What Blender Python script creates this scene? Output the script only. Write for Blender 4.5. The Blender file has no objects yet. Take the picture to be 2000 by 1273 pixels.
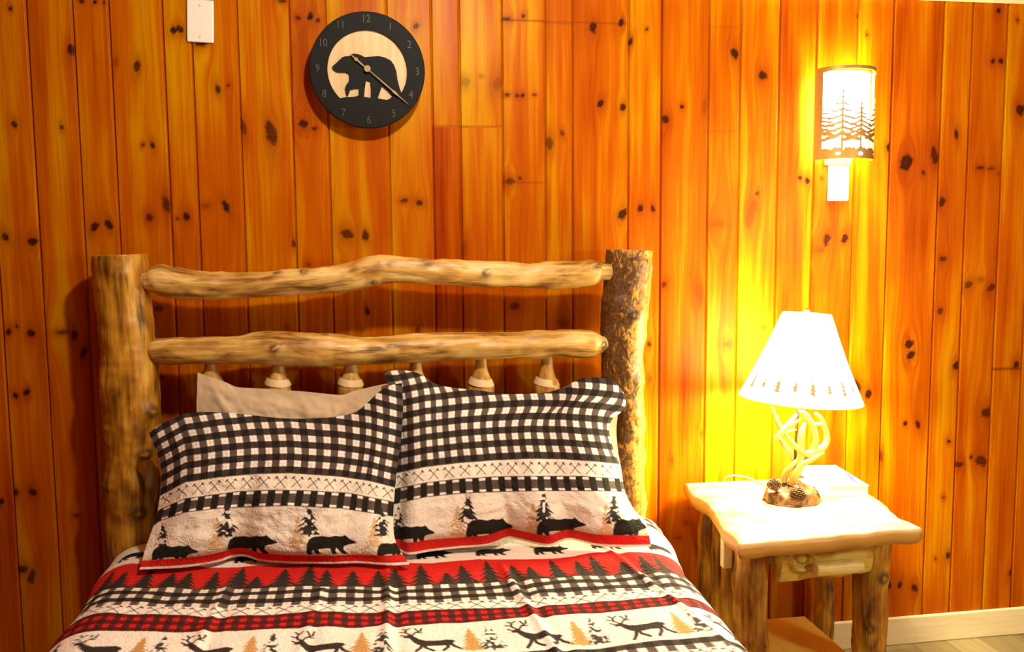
import bpy, bmesh, math, random
import numpy as np
from mathutils import Matrix, Vector

S = bpy.context.scene
COL = S.collection
random.seed(7)
RNG = np.random.default_rng(11)

# ------------------------------------------------------------------ camera
FPX, TH, RO, YA, CD, CH = 1700.0, .0944, -.0082, .1571, 2.5736, 1.3454
_fw = np.array([math.sin(YA)*math.cos(TH), math.cos(YA)*math.cos(TH), -math.sin(TH)])
_r0 = np.array([math.cos(YA), -math.sin(YA), 0.0])
_u0 = np.cross(_r0, _fw)
_r = math.cos(RO)*_r0 + math.sin(RO)*_u0
_u = -math.sin(RO)*_r0 + math.cos(RO)*_u0
CAMPOS = np.array([0.0, -CD, CH])
cam_data = bpy.data.cameras.new('camera')
cam = bpy.data.objects.new('camera', cam_data)
COL.objects.link(cam)
m = Matrix.Identity(4)
for i in range(3):
    m[i][0], m[i][1], m[i][2], m[i][3] = _r[i], _u[i], -_fw[i], CAMPOS[i]
cam.matrix_world = m
cam_data.sensor_fit = 'HORIZONTAL'
cam_data.sensor_width = 36
cam_data.lens = 36*FPX/2000
cam_data.clip_start = .05
S.camera = cam

# ------------------------------------------------------------------ view, world, room light
S.view_settings.view_transform = 'Standard'
S.view_settings.look = 'None'
S.view_settings.gamma = 1
S.view_settings.use_curve_mapping = False
S.view_settings.exposure = 0.35
S.cycles.use_denoising = True
S.cycles.max_bounces = 8
S.cycles.sample_clamp_indirect = 6
W = bpy.data.worlds.new('world')
S.world = W
W.use_nodes = True
W.node_tree.nodes['Background'].inputs[0].default_value = (1.0, .50, .22, 1)
W.node_tree.nodes['Background'].inputs[1].default_value = .02


def light(name, loc, power, color, radius=.05, kind='POINT'):
    d = bpy.data.lights.new(name, kind)
    d.energy = power
    d.color = color
    d.shadow_soft_size = radius
    o = bpy.data.objects.new(name, d)
    o.location = loc
    COL.objects.link(o)
    return o


light('ceiling_lamp_light', (.32, -1.38, 2.36), 72, (1.0, .97, .82), .05)
light('room_fill_light', (2.2, -2.1, 1.45), 50, (.95, 1.0, .82), .12)  # unseen fill added to brighten the nightstand front and right side

# ------------------------------------------------------------------ helpers


def at(px, py, Y=None, Z=None):
    d = _r*(px-1000)/FPX + _u*(636.5-py)/FPX + _fw
    t = (Y-CAMPOS[1])/d[1] if Y is not None else (Z-CAMPOS[2])/d[2]
    return CAMPOS + d*t


def at_np(px, py, Y):
    px, py, Y = np.asarray(px, float), np.asarray(py, float), np.asarray(Y, float)
    d = _r[None]*((px-1000)/FPX)[:, None] + _u[None]*((636.5-py)/FPX)[:, None] + _fw[None]
    return CAMPOS[None] + d*((Y-CAMPOS[1])/d[:, 1])[:, None]


_tab = RNG.random(65536)


def _h(i, j, s):
    return _tab[(i*7349 + j*15731 + s*4241) & 65535]


def vnoise(x, y, s=0):
    """smooth value noise, -1..1"""
    x = np.asarray(x, float)
    y = np.asarray(y, float)
    xi, yi = np.floor(x).astype(int), np.floor(y).astype(int)
    fx, fy = x-xi, y-yi
    fx, fy = fx*fx*(3-2*fx), fy*fy*(3-2*fy)
    a = _h(xi, yi, s)*(1-fx) + _h(xi+1, yi, s)*fx
    b = _h(xi, yi+1, s)*(1-fx) + _h(xi+1, yi+1, s)*fx
    return (a*(1-fy) + b*fy)*2 - 1


def mesh_np(name, V, F, smooth=True, attrs=None, colors=None):
    """V (n,3), F list/array of faces (quads array or list of tuples)"""
    me = bpy.data.meshes.new(name)
    V = np.asarray(V, np.float32)
    if isinstance(F, np.ndarray):
        n, k = F.shape
        me.vertices.add(len(V))
        me.vertices.foreach_set('co', V.ravel())
        me.loops.add(n*k)
        me.loops.foreach_set('vertex_index', F.astype(np.int32).ravel())
        me.polygons.add(n)
        me.polygons.foreach_set('loop_start', np.arange(0, n*k, k, dtype=np.int32))
        me.update(calc_edges=True)
    else:
        me.from_pydata(V.tolist(), [], [tuple(f) for f in F])
        me.update()
    me.polygons.foreach_set('use_smooth', np.full(len(me.polygons), smooth))
    for k, a in (attrs or {}).items():
        at_ = me.attributes.new(k, 'FLOAT', 'POINT')
        at_.data.foreach_set('value', np.asarray(a, np.float32).ravel())
    if colors is not None:
        c = np.ones((len(V), 4), np.float32)
        c[:, :3] = colors
        at_ = me.attributes.new('print', 'FLOAT_COLOR', 'POINT')
        at_.data.foreach_set('color', c.ravel())
    return me


def obj(name, me, mat=None, parent=None):
    o = bpy.data.objects.new(name, me)
    if mat is not None:
        for mm in (mat if isinstance(mat, (list, tuple)) else [mat]):
            me.materials.append(mm)
    COL.objects.link(o)
    if parent is not None:
        o.parent = parent
        o.matrix_parent_inverse = Matrix.Translation(-parent.location)
    return o


def thing(name, label, cat, loc, group=None):
    o = bpy.data.objects.new(name, None)
    o.empty_display_size = .05
    o.location = loc
    COL.objects.link(o)
    return tag(o, label, cat, group)


def tag(o, label, cat, group=None):
    o['label'] = label
    o['category'] = cat
    if group:
        o['group'] = group
    return o


def struct(o):
    o['kind'] = 'structure'
    return o


def grid_faces(nu, nv, base=0, flip=False):
    """grid index [i*nv + j], i over nu, j over nv"""
    i, j = np.meshgrid(np.arange(nu-1), np.arange(nv-1), indexing='ij')
    a = (i*nv + j).ravel() + base
    f = np.stack([a, a+nv, a+nv+1, a+1], 1)
    return f[:, ::-1].copy() if flip else f


def box_me(name, lo, hi, bevel=.003, seg=2, taper=None):
    bm = bmesh.new()
    bmesh.ops.create_cube(bm, size=1)
    for v in bm.verts:
        v.co = Vector([(lo[k]+hi[k])/2 + v.co[k]*(hi[k]-lo[k]) for k in range(3)])
    if bevel:
        bmesh.ops.bevel(bm, geom=bm.edges[:], offset=bevel, segments=seg, profile=.5, affect='EDGES')
    me = bpy.data.meshes.new(name)
    bm.to_mesh(me)
    bm.free()
    return me


def prism_me(name, poly, y0, y1, bevel=0.0):
    """extrude a polygon of (x,z) from y0 (front) to y1 (back)"""
    bm = bmesh.new()
    vs = [bm.verts.new((p[0], y0, p[1])) for p in poly]
    f = bm.faces.new(vs)
    r = bmesh.ops.extrude_face_region(bm, geom=[f])
    for v in r['geom']:
        if isinstance(v, bmesh.types.BMVert):
            v.co.y = y1
    bmesh.ops.triangulate(bm, faces=bm.faces[:])
    bmesh.ops.recalc_face_normals(bm, faces=bm.faces[:])
    me = bpy.data.meshes.new(name)
    bm.to_mesh(me)
    bm.free()
    return me


def catmull(P, n):
    P = np.asarray(P, float)
    Q = np.vstack([2*P[0]-P[1], P, 2*P[-1]-P[-2]])
    t = np.linspace(0, len(P)-1, n)
    i = np.minimum(t.astype(int), len(P)-2)
    f = (t-i)[:, None]
    p0, p1, p2, p3 = Q[i], Q[i+1], Q[i+2], Q[i+3]
    return .5*((2*p1) + (-p0+p2)*f + (2*p0-5*p1+4*p2-p3)*f*f + (-p0+3*p1-3*p2+p3)*f**3)


def log_data(path, radii, seg=32, n=80, bump=.002, seed=0, knots=(), squash=1.0, cap=True, lobes=0.0, round_end=.25):
    """an irregular log: returns V, F(list), attrs. path+radii control points. knots: (t 0..1, angle, size, height)"""
    PR = catmull(np.column_stack([np.asarray(path, float), np.asarray(radii, float)]), n)
    P, R = PR[:, :3], np.maximum(PR[:, 3], .0008)
    T = np.gradient(P, axis=0)
    T /= np.linalg.norm(T, axis=1)[:, None]
    L = np.concatenate([[0], np.cumsum(np.linalg.norm(np.diff(P, axis=0), axis=1))])
    ref = np.array([0, -1.0, 0]) if abs(T[0][1]) < .8 else np.array([1.0, 0, 0])
    V, ga, gb, gl, kn, cp = [], [], [], [], [], []
    ang = np.linspace(0, 2*math.pi, seg, endpoint=False)
    for i in range(n):
        b1 = ref - T[i]*(ref@T[i])
        b1 /= np.linalg.norm(b1)
        ref = b1
        b2 = np.cross(T[i], b1)
        rr = R[i]*(1 + lobes*np.cos(3*ang+seed+L[i]*2) + 0*ang)
        rr = rr + bump*vnoise(ang*0 + L[i]*14 + seed*3.1, np.cos(ang)*1.6+5+seed, seed) \
            + bump*.8*vnoise(L[i]*30 + seed, np.sin(ang)*2.2+9, seed+3) + bump*.4*vnoise(L[i]*70, ang*4/math.pi*2, seed+5)
        kk = np.zeros(seg)
        for (kt, ka, ks, kh) in knots:
            dl = L[i]-kt*L[-1]
            da = (ang-ka+math.pi) % (2*math.pi)-math.pi
            d2 = (dl/ks)**2 + (da*R[i]/ks)**2
            rr = rr + kh*np.exp(-d2)
            kk = np.maximum(kk, np.exp(-(np.sqrt(d2)/.75)**4)*(1-.9*np.exp(-(np.sqrt(d2)/.30)**4)))
        V.append(P[i][None] + np.outer(np.cos(ang)*rr, b1)*squash + np.outer(np.sin(ang)*rr, b2))
        ga.append(np.cos(ang)*R[i]); gb.append(np.sin(ang)*R[i]); gl.append(np.full(seg, L[i])); kn.append(kk)
        cp.append(np.zeros(seg))
    F = []
    for i in range(n-1):
        for j in range(seg):
            k = (j+1) % seg
            F.append((i*seg+j, i*seg+k, (i+1)*seg+k, (i+1)*seg+j))
    nv = n*seg
    if cap:
        for end in (0, n-1):
            ring = V[end]
            c = ring.mean(0)
            d = T[end]*(-1 if end == 0 else 1)
            prev = np.arange(seg) + end*seg
            for sc, off in ((.93, .35*round_end), (.6, .45*round_end)):
                nr = c[None] + (ring-c[None])*sc + d[None]*R[end]*off*.35
                V.append(nr)
                ga.append((np.cos(ang)*R[end]*sc)); gb.append(np.sin(ang)*R[end]*sc)
                gl.append(np.full(seg, L[end])); kn.append(np.zeros(seg)); cp.append(np.ones(seg))
                cur = np.arange(seg)+nv
                nv += seg
                for j in range(seg):
                    k = (j+1) % seg
                    q = (prev[j], cur[j], cur[k], prev[k])
                    F.append(q if end == n-1 else q[::-1])
                prev = cur
            V.append((c+d*R[end]*.45*round_end*.35)[None])
            for lst, v in ((ga, 0), (gb, 0), (gl, L[end]), (kn, 0), (cp, 1)):
                lst.append(np.array([v], float))
            for j in range(seg):
                k = (j+1) % seg
                q = (prev[j], nv, prev[k])
                F.append(q if end == n-1 else q[::-1])
            nv += 1
    V = np.vstack(V)
    F = [f[::-1] for f in F]
    cc = np.concatenate
    return V, F, dict(ga=cc(ga), gb=cc(gb), gl=cc(gl), knot=cc(kn), cap=cc(cp), seed=np.full(len(V), seed*1.37))


def join_data(parts):
    V, F, A, b = [], [], {}, 0
    for (v, f, a) in parts:
        V.append(v)
        F += [tuple(i+b for i in q) for q in f]
        for k in a:
            A.setdefault(k, []).append(a[k])
        b += len(v)
    return np.vstack(V), F, {k: np.concatenate(x) for k, x in A.items()}


def fix_normals(me):
    bm = bmesh.new()
    bm.from_mesh(me)
    bmesh.ops.recalc_face_normals(bm, faces=bm.faces[:])
    bm.to_mesh(me)
    bm.free()


def log(name, mat, parent, *a, **k):
    V, F, A = log_data(*a, **k)
    me = mesh_np(name, V, F, True, A)
    fix_normals(me)
    return obj(name, me, mat, parent)


def lathe_me(name, prof, seg=48, center=(0, 0, 0), wob=0.0, seed=0):
    """prof: (r, z) list"""
    V, F = [], []
    n = len(prof)
    ang = np.linspace(0, 2*math.pi, seg, endpoint=False)
    for (r, z) in prof:
        rr = r*(1+wob*vnoise(np.cos(ang)*2+seed, np.sin(ang)*2+z*20, seed))
        V.append(np.stack([center[0]+rr*np.cos(ang), center[1]+rr*np.sin(ang), np.full(seg, center[2]+z)], 1))
    for i in range(n-1):
        for j in range(seg):
            k = (j+1) % seg
            F.append((i*seg+j, i*seg+k, (i+1)*seg+k, (i+1)*seg+j))
    me = mesh_np(name, np.vstack(V), F, True)
    bm = bmesh.new()
    bm.from_mesh(me)
    bmesh.ops.remove_doubles(bm, verts=bm.verts[:], dist=1e-6)
    bmesh.ops.recalc_face_normals(bm, faces=bm.faces[:])
    bm.to_mesh(me)
    bm.free()
    return me


# ------------------------------------------------------------------ node materials
class NT:
    def __init__(self, name):
        self.m = bpy.data.materials.new(name)
        self.m.use_nodes = True
        self.t = self.m.node_tree
        self.t.nodes.clear()
        self.out = self.t.nodes.new('ShaderNodeOutputMaterial')

    def put(self, sock, v):
        if isinstance(v, bpy.types.NodeSocket):
            self.t.links.new(v, sock)
        elif isinstance(v, (tuple, list)) and len(v) == 3 and sock.type == 'RGBA':
            sock.default_value = (*v, 1)
        else:
            sock.default_value = v

    def n(self, typ, props=None, **inp):
        nd = self.t.nodes.new(typ)
        for k, v in (props or {}).items():
            setattr(nd, k, v)
        for k, v in inp.items():
            key = k.replace('_', ' ')
            self.put(nd.inputs[int(k[1:])] if k[0] == 'i' and k[1:].isdigit() else nd.inputs[key], v)
        return nd

    def math(self, op, a, b=None, c=None, clamp=False):
        nd = self.t.nodes.new('ShaderNodeMath')
        nd.operation = op
        nd.use_clamp = clamp
        for i, v in enumerate((a, b, c)):
            if v is not None:
                self.put(nd.inputs[i], v)
        return nd.outputs[0]

    def attr(self, name):
        nd = self.t.nodes.new('ShaderNodeAttribute')
        nd.attribute_name = name
        return nd

    def vec(self, x, y, z):
        return self.n('ShaderNodeCombineXYZ', i0=x, i1=y, i2=z).outputs[0]

    def noise(self, v, scale, detail=3, rough=.55, dist=0.0):
        return self.n('ShaderNodeTexNoise', Vector=v, Scale=scale, Detail=detail, Roughness=rough, Distortion=dist).outputs[0]

    def ramp(self, fac, stops, interp='LINEAR'):
        nd = self.t.nodes.new('ShaderNodeValToRGB')
        cr = nd.color_ramp
        cr.interpolation = interp
        while len(cr.elements) < len(stops):
            cr.elements.new(.5)
        for e, (p, c) in zip(cr.elements, stops):
            e.position = p
            e.color = (*c, 1)
        self.put(nd.inputs[0], fac)
        return nd.outputs[0]

    def mix(self, fac, a, b, blend='MIX'):
        nd = self.t.nodes.new('ShaderNodeMix')
        nd.data_type = 'RGBA'
        nd.blend_type = blend
        self.put(nd.inputs[0], fac)
        self.put(nd.inputs[6], a)
        self.put(nd.inputs[7], b)
        return nd.outputs[2]

    def bump(self, h, strength=.3, dist=.002):
        return self.n('ShaderNodeBump', Height=h, Strength=strength, Distance=dist).outputs[0]

    def bsdf(self, color, rough=.5, spec=.5, normal=None, **kw):
        nd = self.t.nodes.new('ShaderNodeBsdfPrincipled')
        self.put(nd.inputs['Base Color'], color)
        self.put(nd.inputs['Roughness'], rough)
        self.put(nd.inputs['Specular IOR Level'], spec)
        if normal is not None:
            self.put(nd.inputs['Normal'], normal)
        for k, v in kw.items():
            self.put(nd.inputs[k.replace('_', ' ')], v)
        self.t.links.new(nd.outputs[0], self.out.inputs[0])
        return nd


def plain(name, color, rough=.5, spec=.5, scale=60, amp=.12, **kw):
    t = NT(name)
    co = t.n('ShaderNodeTexCoord').outputs['Object']
    nz = t.noise(co, scale, 3)
    f = t.math('MULTIPLY_ADD', nz, amp*2, 1-amp)
    c = t.mix(1.0, color, t.n('ShaderNodeCombineColor', i0=f, i1=f, i2=f).outputs[0], 'MULTIPLY')
    t.bsdf(c, rough, spec, **kw)
    return t.m


PINE_D, PINE_M, PINE_L = (.24, .018, .0002), (.44, .098, .0005), (.62, .345, .0010)


def pine_wall_mat():
    t = NT('pine_wall_planks')
    gx, tint = t.attr('gx').outputs['Fac'], t.attr('tint').outputs['Fac']
    kn, halo = t.attr('knot').outputs['Fac'], t.attr('halo').outputs['Fac']
    z = t.n('ShaderNodeSeparateXYZ', i0=t.n('ShaderNodeNewGeometry').outputs['Position']).outputs[2]
    off = t.math('MULTIPLY', tint, 41.7)
    n1 = t.noise(t.vec(t.math('MULTIPLY', gx, 1.0), off, t.math('MULTIPLY', z, .02)), 130, 3, .6)
    n2 = t.noise(t.vec(gx, off, t.math('MULTIPLY', z, .06)), 22, 3, .5)
    n3 = t.noise(t.vec(gx, off, t.math('MULTIPLY', z, .5)), 5, 2, .5)
    f = t.math('MULTIPLY_ADD', t.math('SUBTRACT', n1, .5), .55, .42)
    f = t.math('MULTIPLY_ADD', t.math('SUBTRACT', n2, .5), 1.1, f)
    f = t.math('MULTIPLY_ADD', t.math('SUBTRACT', n3, .5), .5, f)
    f = t.math('MULTIPLY_ADD', t.math('SUBTRACT', tint, .5), .80, f, clamp=True)
    c = t.ramp(f, [(0, PINE_D), (.45, PINE_M), (1, PINE_L)])
    c = t.mix(t.math('MULTIPLY', halo, .8), c, (.22, .026, .0015))
    c = t.mix(kn, c, (.018, .0035, .002))
    t.bsdf(c, t.math('MULTIPLY_ADD', n1, .15, .27), .05, t.bump(t.math('ADD', n1, t.math('MULTIPLY', kn, -.6)), .12, .002))
    return t.m


def pine_room_mat(name, axis='X', wid=.11):
    """tongue-and-groove pine for the parts of the room outside the photo"""
    t = NT(name)
    p = t.n('ShaderNodeSeparateXYZ', i0=t.n('ShaderNodeNewGeometry').outputs['Position'])
    a = p.outputs[0 if axis == 'X' else 1]
    b = p.outputs[2]
    q = t.math('DIVIDE', a, wid)
    idn = t.math('FLOOR', q)
    fr = t.math('FRACT', q)
    edge = t.math('LESS_THAN', t.math('ABSOLUTE', t.math('SUBTRACT', fr, .5)), .475)
    n1 = t.noise(t.vec(a, t.math('MULTIPLY', idn, 3.7), t.math('MULTIPLY', b, .04)), 60, 4, .6)
    c = t.ramp(n1, [(.2, PINE_D), (.5, PINE_M), (.85, PINE_L)])
    c = t.mix(edge, (.12, .02, .002), c)
    t.bsdf(c, .4, .4)
    return t.m


def log_mat(name, dark, mid, lite, knotc=(.02, .008, .003), capc=(.72, .52, .22), streak=1.0, rough=.42, bark=None, ch=.5):
    t = NT(name)
    ga, gb, gl = (t.attr(k).outputs['Fac'] for k in ('ga', 'gb', 'gl'))
    sd, kn, cp = (t.attr(k).outputs['Fac'] for k in ('seed', 'knot', 'cap'))
    v1 = t.vec(ga, gb, t.math('MULTIPLY_ADD', gl, .045, sd))
    v2 = t.vec(ga, gb, t.math('MULTIPLY_ADD', gl, .30, sd))
    n1 = t.noise(v1, 95, 4, .6)
    n2 = t.noise(v2, 24, 3, .55, .4)
    f = t.math('MULTIPLY_ADD', t.math('SUBTRACT', n1, .5), .8*streak, .5)
    f = t.math('MULTIPLY_ADD', t.math('SUBTRACT', n2, .5), 1.5, f, clamp=True)
    c = t.ramp(f, [(.16, dark), (.46, mid), (.82, lite)])
    # dark checks and scars running with the grain
    n3 = t.noise(t.vec(ga, gb, t.math('MULTIPLY_ADD', gl, .11, t.math('ADD', sd, 3.3))), 36, 4, .64, .5)
    scar = t.ramp(n3, [(.64-.07*ch, (0, 0, 0)), (.73-.03*ch, (1, 1, 1))])
    c = t.mix(t.math('MULTIPLY', scar, .85), c, knotc)
    hgt = n1
    if bark:
        n4 = t.noise(t.vec(ga, gb, t.math('MULTIPLY_ADD', gl, .55, sd)), 62, 5, .68, .8)
        n5 = t.noise(t.vec(ga, gb, t.math('MULTIPLY_ADD', gl, .5, sd)), 13, 2, .5)
        side = t.math('MULTIPLY', gb, bark[2])
        bf = t.math('ADD', t.math('MULTIPLY_ADD', t.math('SUBTRACT', n5, .5), .5, n4), side)
        br = t.ramp(bf, [(.46, (0, 0, 0)), (.56, (1, 1, 1))])
        fleck = t.ramp(t.noise(t.vec(ga, gb, t.math('MULTIPLY', gl, .7)), 120, 4, .65), [(.50, (0, 0, 0)), (.58, (1, 1, 1))])
        c = t.mix(t.math('MULTIPLY', fleck, .75), c, (.20, .075, .010))
        bc = t.ramp(t.noise(t.vec(ga, gb, t.math('MULTIPLY', gl, .8)), 150, 3), [(.35, bark[0]), (.7, bark[1])])
        c = t.mix(t.math('MULTIPLY', br, .94), c, bc)
        hgt = t.math('MULTIPLY_ADD', bf, 2.0, n1)
    c = t.mix(kn, c, knotc)
    c = t.mix(cp, c, capc)
    t.bsdf(c, rough, .5, t.bump(hgt, .35, .003))
    return t.m


def cloth_mat(name, weave=900, quilt=55, qs=.35):
    t = NT(name)
    c = t.attr('print').outputs['Color']
    p = t.n('ShaderNodeTexCoord').outputs['Object']
    nz = t.noise(p, weave, 2)
    f = t.math('MULTIPLY_ADD', nz, .22, .89)
    c = t.mix(1.0, c, t.n('ShaderNodeCombineColor', i0=f, i1=f, i2=f).outputs[0], 'MULTIPLY')
    q = t.noise(p, quilt, 1, .4, 1.2)
    ln = t.math('ABSOLUTE', t.math('SUBTRACT', q, .5))
    ln = t.math('MINIMUM', t.math('MULTIPLY', ln, 9.0), 1.0)
    t.bsdf(c, .85, .15, t.bump(t.math('MULTIPLY_ADD', nz, .08, ln), qs, .004))
    return t.m


M_WALL = pine_wall_mat()
M_ROOMX = pine_room_mat('pine_boards_across', 'X')
M_ROOMY = pine_room_mat('pine_boards_along', 'Y')
M_RAIL = log_mat('peeled_log', (.17, .060, .006), (.54, .315, .058), (.84, .62, .22), capc=(.84, .66, .32), ch=.9)
M_POST = log_mat('peeled_post', (.075, .020, .002), (.38, .170, .008), (.66, .37, .030), capc=(.66, .44, .10), ch=1.1)
M_BARK = log_mat('bark_post', (.34, .13, .015), (.62, .31, .035), (.80, .48, .09), capc=(.72, .50, .20), ch=.3,
                 bark=((.022, .010, .004), (.17, .070, .013), -3.6))
M_SPIN = log_mat('peeled_spindle', (.30, .13, .015), (.52, .28, .04), (.70, .44, .10), ch=.1)
M_TABLE = log_mat('nightstand_log', (.075, .020, .001), (.36, .150, .005), (.70, .39, .028), capc=(.7, .45, .16), ch=.8)
M_CLOTH = cloth_mat('printed_cotton')
M_PLAIN = cloth_mat('plain_cotton', 900, 8, .1)

# ------------------------------------------------------------------ setting: plank wall
XL, XR, WTOP = -2.3, 3.0, 2.16
groove_px = [-20, 64, 153, 223, 326, 381, 470, 571, 641, 759, 845, 899, 981.5, 1065, 1118, 1227, 1291, 1383, 1444, 1520,
             1591, 1671.5, 1740, 1837, 1892.5, 1960]
gX = [at(p, 250, Y=0)[0] for p in groove_px]
while gX[0] > XL + .14:
    gX.insert(0, gX[0] - random.uniform(.09, .13))
while gX[-1] < XR - .14:
    gX.append(gX[-1] + random.uniform(.09, .13))
gX = [XL] + gX + [XR]
NPL = len(gX) - 1
# knots seen in the photo: pixel x, y, half width, half height, darkness (1 black, .5 reddish brown)
KN = """20 16 4 5 .9;159 2 6 5 1;186 3 5 5 1;204 5 3 4 1;139 98 8 13 .95;267 131 8 14 .9;226 122 4 10 .5;339 59 6 8 1;352 57 7 9 1;392 85 13 7 1;
28 243 6 9 .9;121 249 4 6 .9;425 174 6 10 .9;446 167 3 3 .9;279 283 4 4 .9;298 283 5 9 1;529 259 12 25 .85;476 250 7 18 .7;592 242 11 9 .95;
184 443 9 12 1;213 439 8 12 1;292 425 8 9 .9;325 398 8 18 .8;364 423 7 9 1;347 427 4 4 .8;402 402 11 6 .5;441 402 7 14 1;10 462 8 9 1;63 472 10 9 1;
574 476 4 8 .8;551 2 9 4 .8;582 35 6 4 .8;606 32 6 10 1;621 40 4 4 .9;812 51 6 6 .8;594 242 9 9 .9;614 251 6 4 .8;909 160 11 10 .55;972 163 11 14 .6;
940 149 5 3 .5;990 37 9 4 .85;1022 31 4 4 .8;1011 187 4 4 .9;1021 186 4 4 .9;990 185 6 3 .9;1044 185 4 2 .8;1158 52 8 11 1;1213 45 7 8 1;1232 81 5 9 .9;
1263 57 2.5 2.5 .9;1435 104 8 11 1;1489 147 9 10 1;1173 202 7 9 1;1217 209 7 8 1;1300 233 8 9 1;1332 208 4 4 1;1377 207 6 16 .5;1073 279 8 14 .65;
1098 260 4 6 .7;996 354 11 7 .7;1015 348 4 3 .7;1216 419 10 12 1;1251 407 6 7 1;1275 407 4 6 1;819 396 8 6 .9;790 392 8 4 .8;1403 437 14 6 .35;
1467 419 9 26 .45;1479 377 5 4 .7;678 457 13 11 .85;714 460 8 11 .9;906 487 7 16 .5;1297 555 6 7 .8;1363 572 9 18 .35;1268 672 5 6 .75;1420 672 9 4 .5;
1371 849 6 9 .6;1400 836 14 4 .4;1310 900 4 6 .4;1562 347 5 5 .9;1577 353 5 6 1;1704 298 4 6 .9;1737 289 7 9 1;1770 318 14 17 1;1825 304 8 16 .9;
1803 337 4 5 .9;1950 21 5 6 1;1987 39 3 3 .8;1940 119 4 5 .9;1955 119 6 6 1;1992 214 8 11 .95;1868 263 5 12 .95;1915 328 8 3 .8;1937 329 7 3 .8;
1952 341 5 8 .6;1840 395 7 10 .9;1841 506 8 6 .8;1892 556 9 7 .7;1915 546 8 4 .6;1937 561 9 7 .8;1836 607 6 7 .8;1868 714 7 10 1;1985 712 6 8 1;
1926 806 11 10 .85;1853 862 4 4 1;1873 907 9 6 .8;1916 900 12 11 .85;1897 892 4 4 .8;1843 971 3 3 .8;1851 1085 5 7 .95;1827 1091 3 3 .7;1976 1117 6 8 .95;
1775 672 9 9 1;1779 694 9 9 1;1672 755 9 14 .9;1697 769 7 9 1;1768 827 4 4 1;1793 829 5 9 1;1627 887 10 18 .45;1720 888 4 12 .7;1615 467 7 13 .9;
1650 465 7 9 1;1600 488 12 5 .5;1757 1142 5 8 .95;1786 1148 7 8 .95;1737 1142 5 9 .9;17 648 7 8 1;61 651 9 8 1;33 637 3 4 .9;122 648 16 5 .7;145 655 8 14 .8;
164 688 7 14 .8;30 772 6 7 1;52 767 7 9 1;30 961 7 8 1;64 961 8 8 1;3 980 7 8 1;149 1007 7 6 .7;42 1111 14 10 .9;62 1126 8 18 .8;309 603 12 6 .7;
717 607 5 9 1;316 735 5 5 .8;1006 597 11 7 .7;1096 630 13 8 .5;815 647 6 10 .7;602 516 6 6 .6;1270 740 5 8 .6;560 640 4 6 .6;880 800 8 8 .8;
470 800 8 8 .8;1340 1020 6 7 .6;1325 1050 8 5 .6;1605 348 3 3 .7;1676 32 3 3 .9;1694 68 3 3 .8;1545 620 4 5 .4;1640 1065 5 7 .7;1490 640 8 3 .3"""
knots = []
for s in KN.replace('\n', '').split(';'):
    a = [float(q) for q in s.split()]
    P = at(a[0], a[1], Y=0)
    mpp = at(a[0]+1, a[1], Y=0)[0]-P[0]
    knots.append((P[0], P[2], a[2]*mpp, a[3]*mpp, a[4]))
for k in range(60):       # the same kind of knots on the boards left and right of the photo
    x = random.choice([random.uniform(XL, -1.2), random.uniform(2.15, XR)])
    knots.append((x, random.uniform(.1, 2.1), random.uniform(.005, .013), random.uniform(.006, .016), random.uniform(.6, 1)))

cols, cdep, cid = [], [], []
for i in range(NPL):
    a, b = gX[i], gX[i+1]
    inner = np.linspace(a+.0052, b-.0052, max(4, int((b-a)/.0045)))
    cols += [a, a+.0018, a+.0042] + list(inner) + [b-.0042, b-.0018]
    cdep += [.0075, .0062, .0006] + [0.0]*len(inner) + [.0006, .0030]
    cid += [i]*(len(inner)+5)
cols.append(gX[-1]); cdep.append(.0075); cid.append(NPL-1)
cols, cdep, cid = np.array(cols), np.array(cdep), np.array(cid)
rows = np.linspace(0, WTOP, 440)
GX, GZ = np.meshgrid(cols, rows, indexing='ij')
ID = np.repeat(cid[:, None], len(rows), 1)
kn = np.zeros_like(GX); halo = np.zeros_like(GX); gw = GX.copy()
aL, aR = np.array(gX)[ID], np.array(gX)[ID+1]
for (kx, kz, rx, rz, dk) in knots:
    j0 = np.searchsorted(cols, kx-.12); j1 = np.searchsorted(cols, kx+.12)
    if j1 <= j0:
        continue
    pid = int(np.clip(np.searchsorted(gX, kx)-1, 0, NPL-1))
    sl = slice(j0, j1)
    same = (ID[sl] == pid)
    dx, dz = GX[sl]-kx, GZ[sl]-kz
    tilt = .25*math.sin(kx*91+kz*57)
    ex, ez = dx+dz*tilt, dz
    wob = 1 + .22*vnoise(ex*90+kx*50, ez*90+kz*31, 5) + .15*vnoise(ex*230, ez*230, 6)
    d = np.sqrt((ex/(rx*.92))**2 + (ez/(rz*.92))**2)*wob
    core = np.clip((1.12-d)/.38, 0, 1)
    core = core*core*(3-2*core)*same*min(1, dk*1.02)
    core = core*(1-.12*np.exp(-(d/.42)**2)*(rx > .009))
    kn[sl] = np.maximum(kn[sl], core*(.95 if dk > .6 else .5))
    hl = np.exp(-((ex/(rx*1.9))**2 + (ez/(rz*2.6))**2))*same
    halo[sl] = np.maximum(halo[sl], hl*(.75 if dk > .6 else .6))
    R2 = (1.25*max(rx, .006))**2
    rr = dx*dx + (dz*.42)**2
    gw[sl] -= np.where(same, dx*R2/np.maximum(rr, R2*.8), 0)
tint = np.clip(.54 + .26*(RNG.random(NPL)-.5), 0, 1)   # each board its own shade
TT = tint[ID]
seamz = at(905, 247, Y=0)[2]
i845 = int(np.argmin(np.abs(np.array(gX)-at(845, 250, Y=0)[0])))
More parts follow.
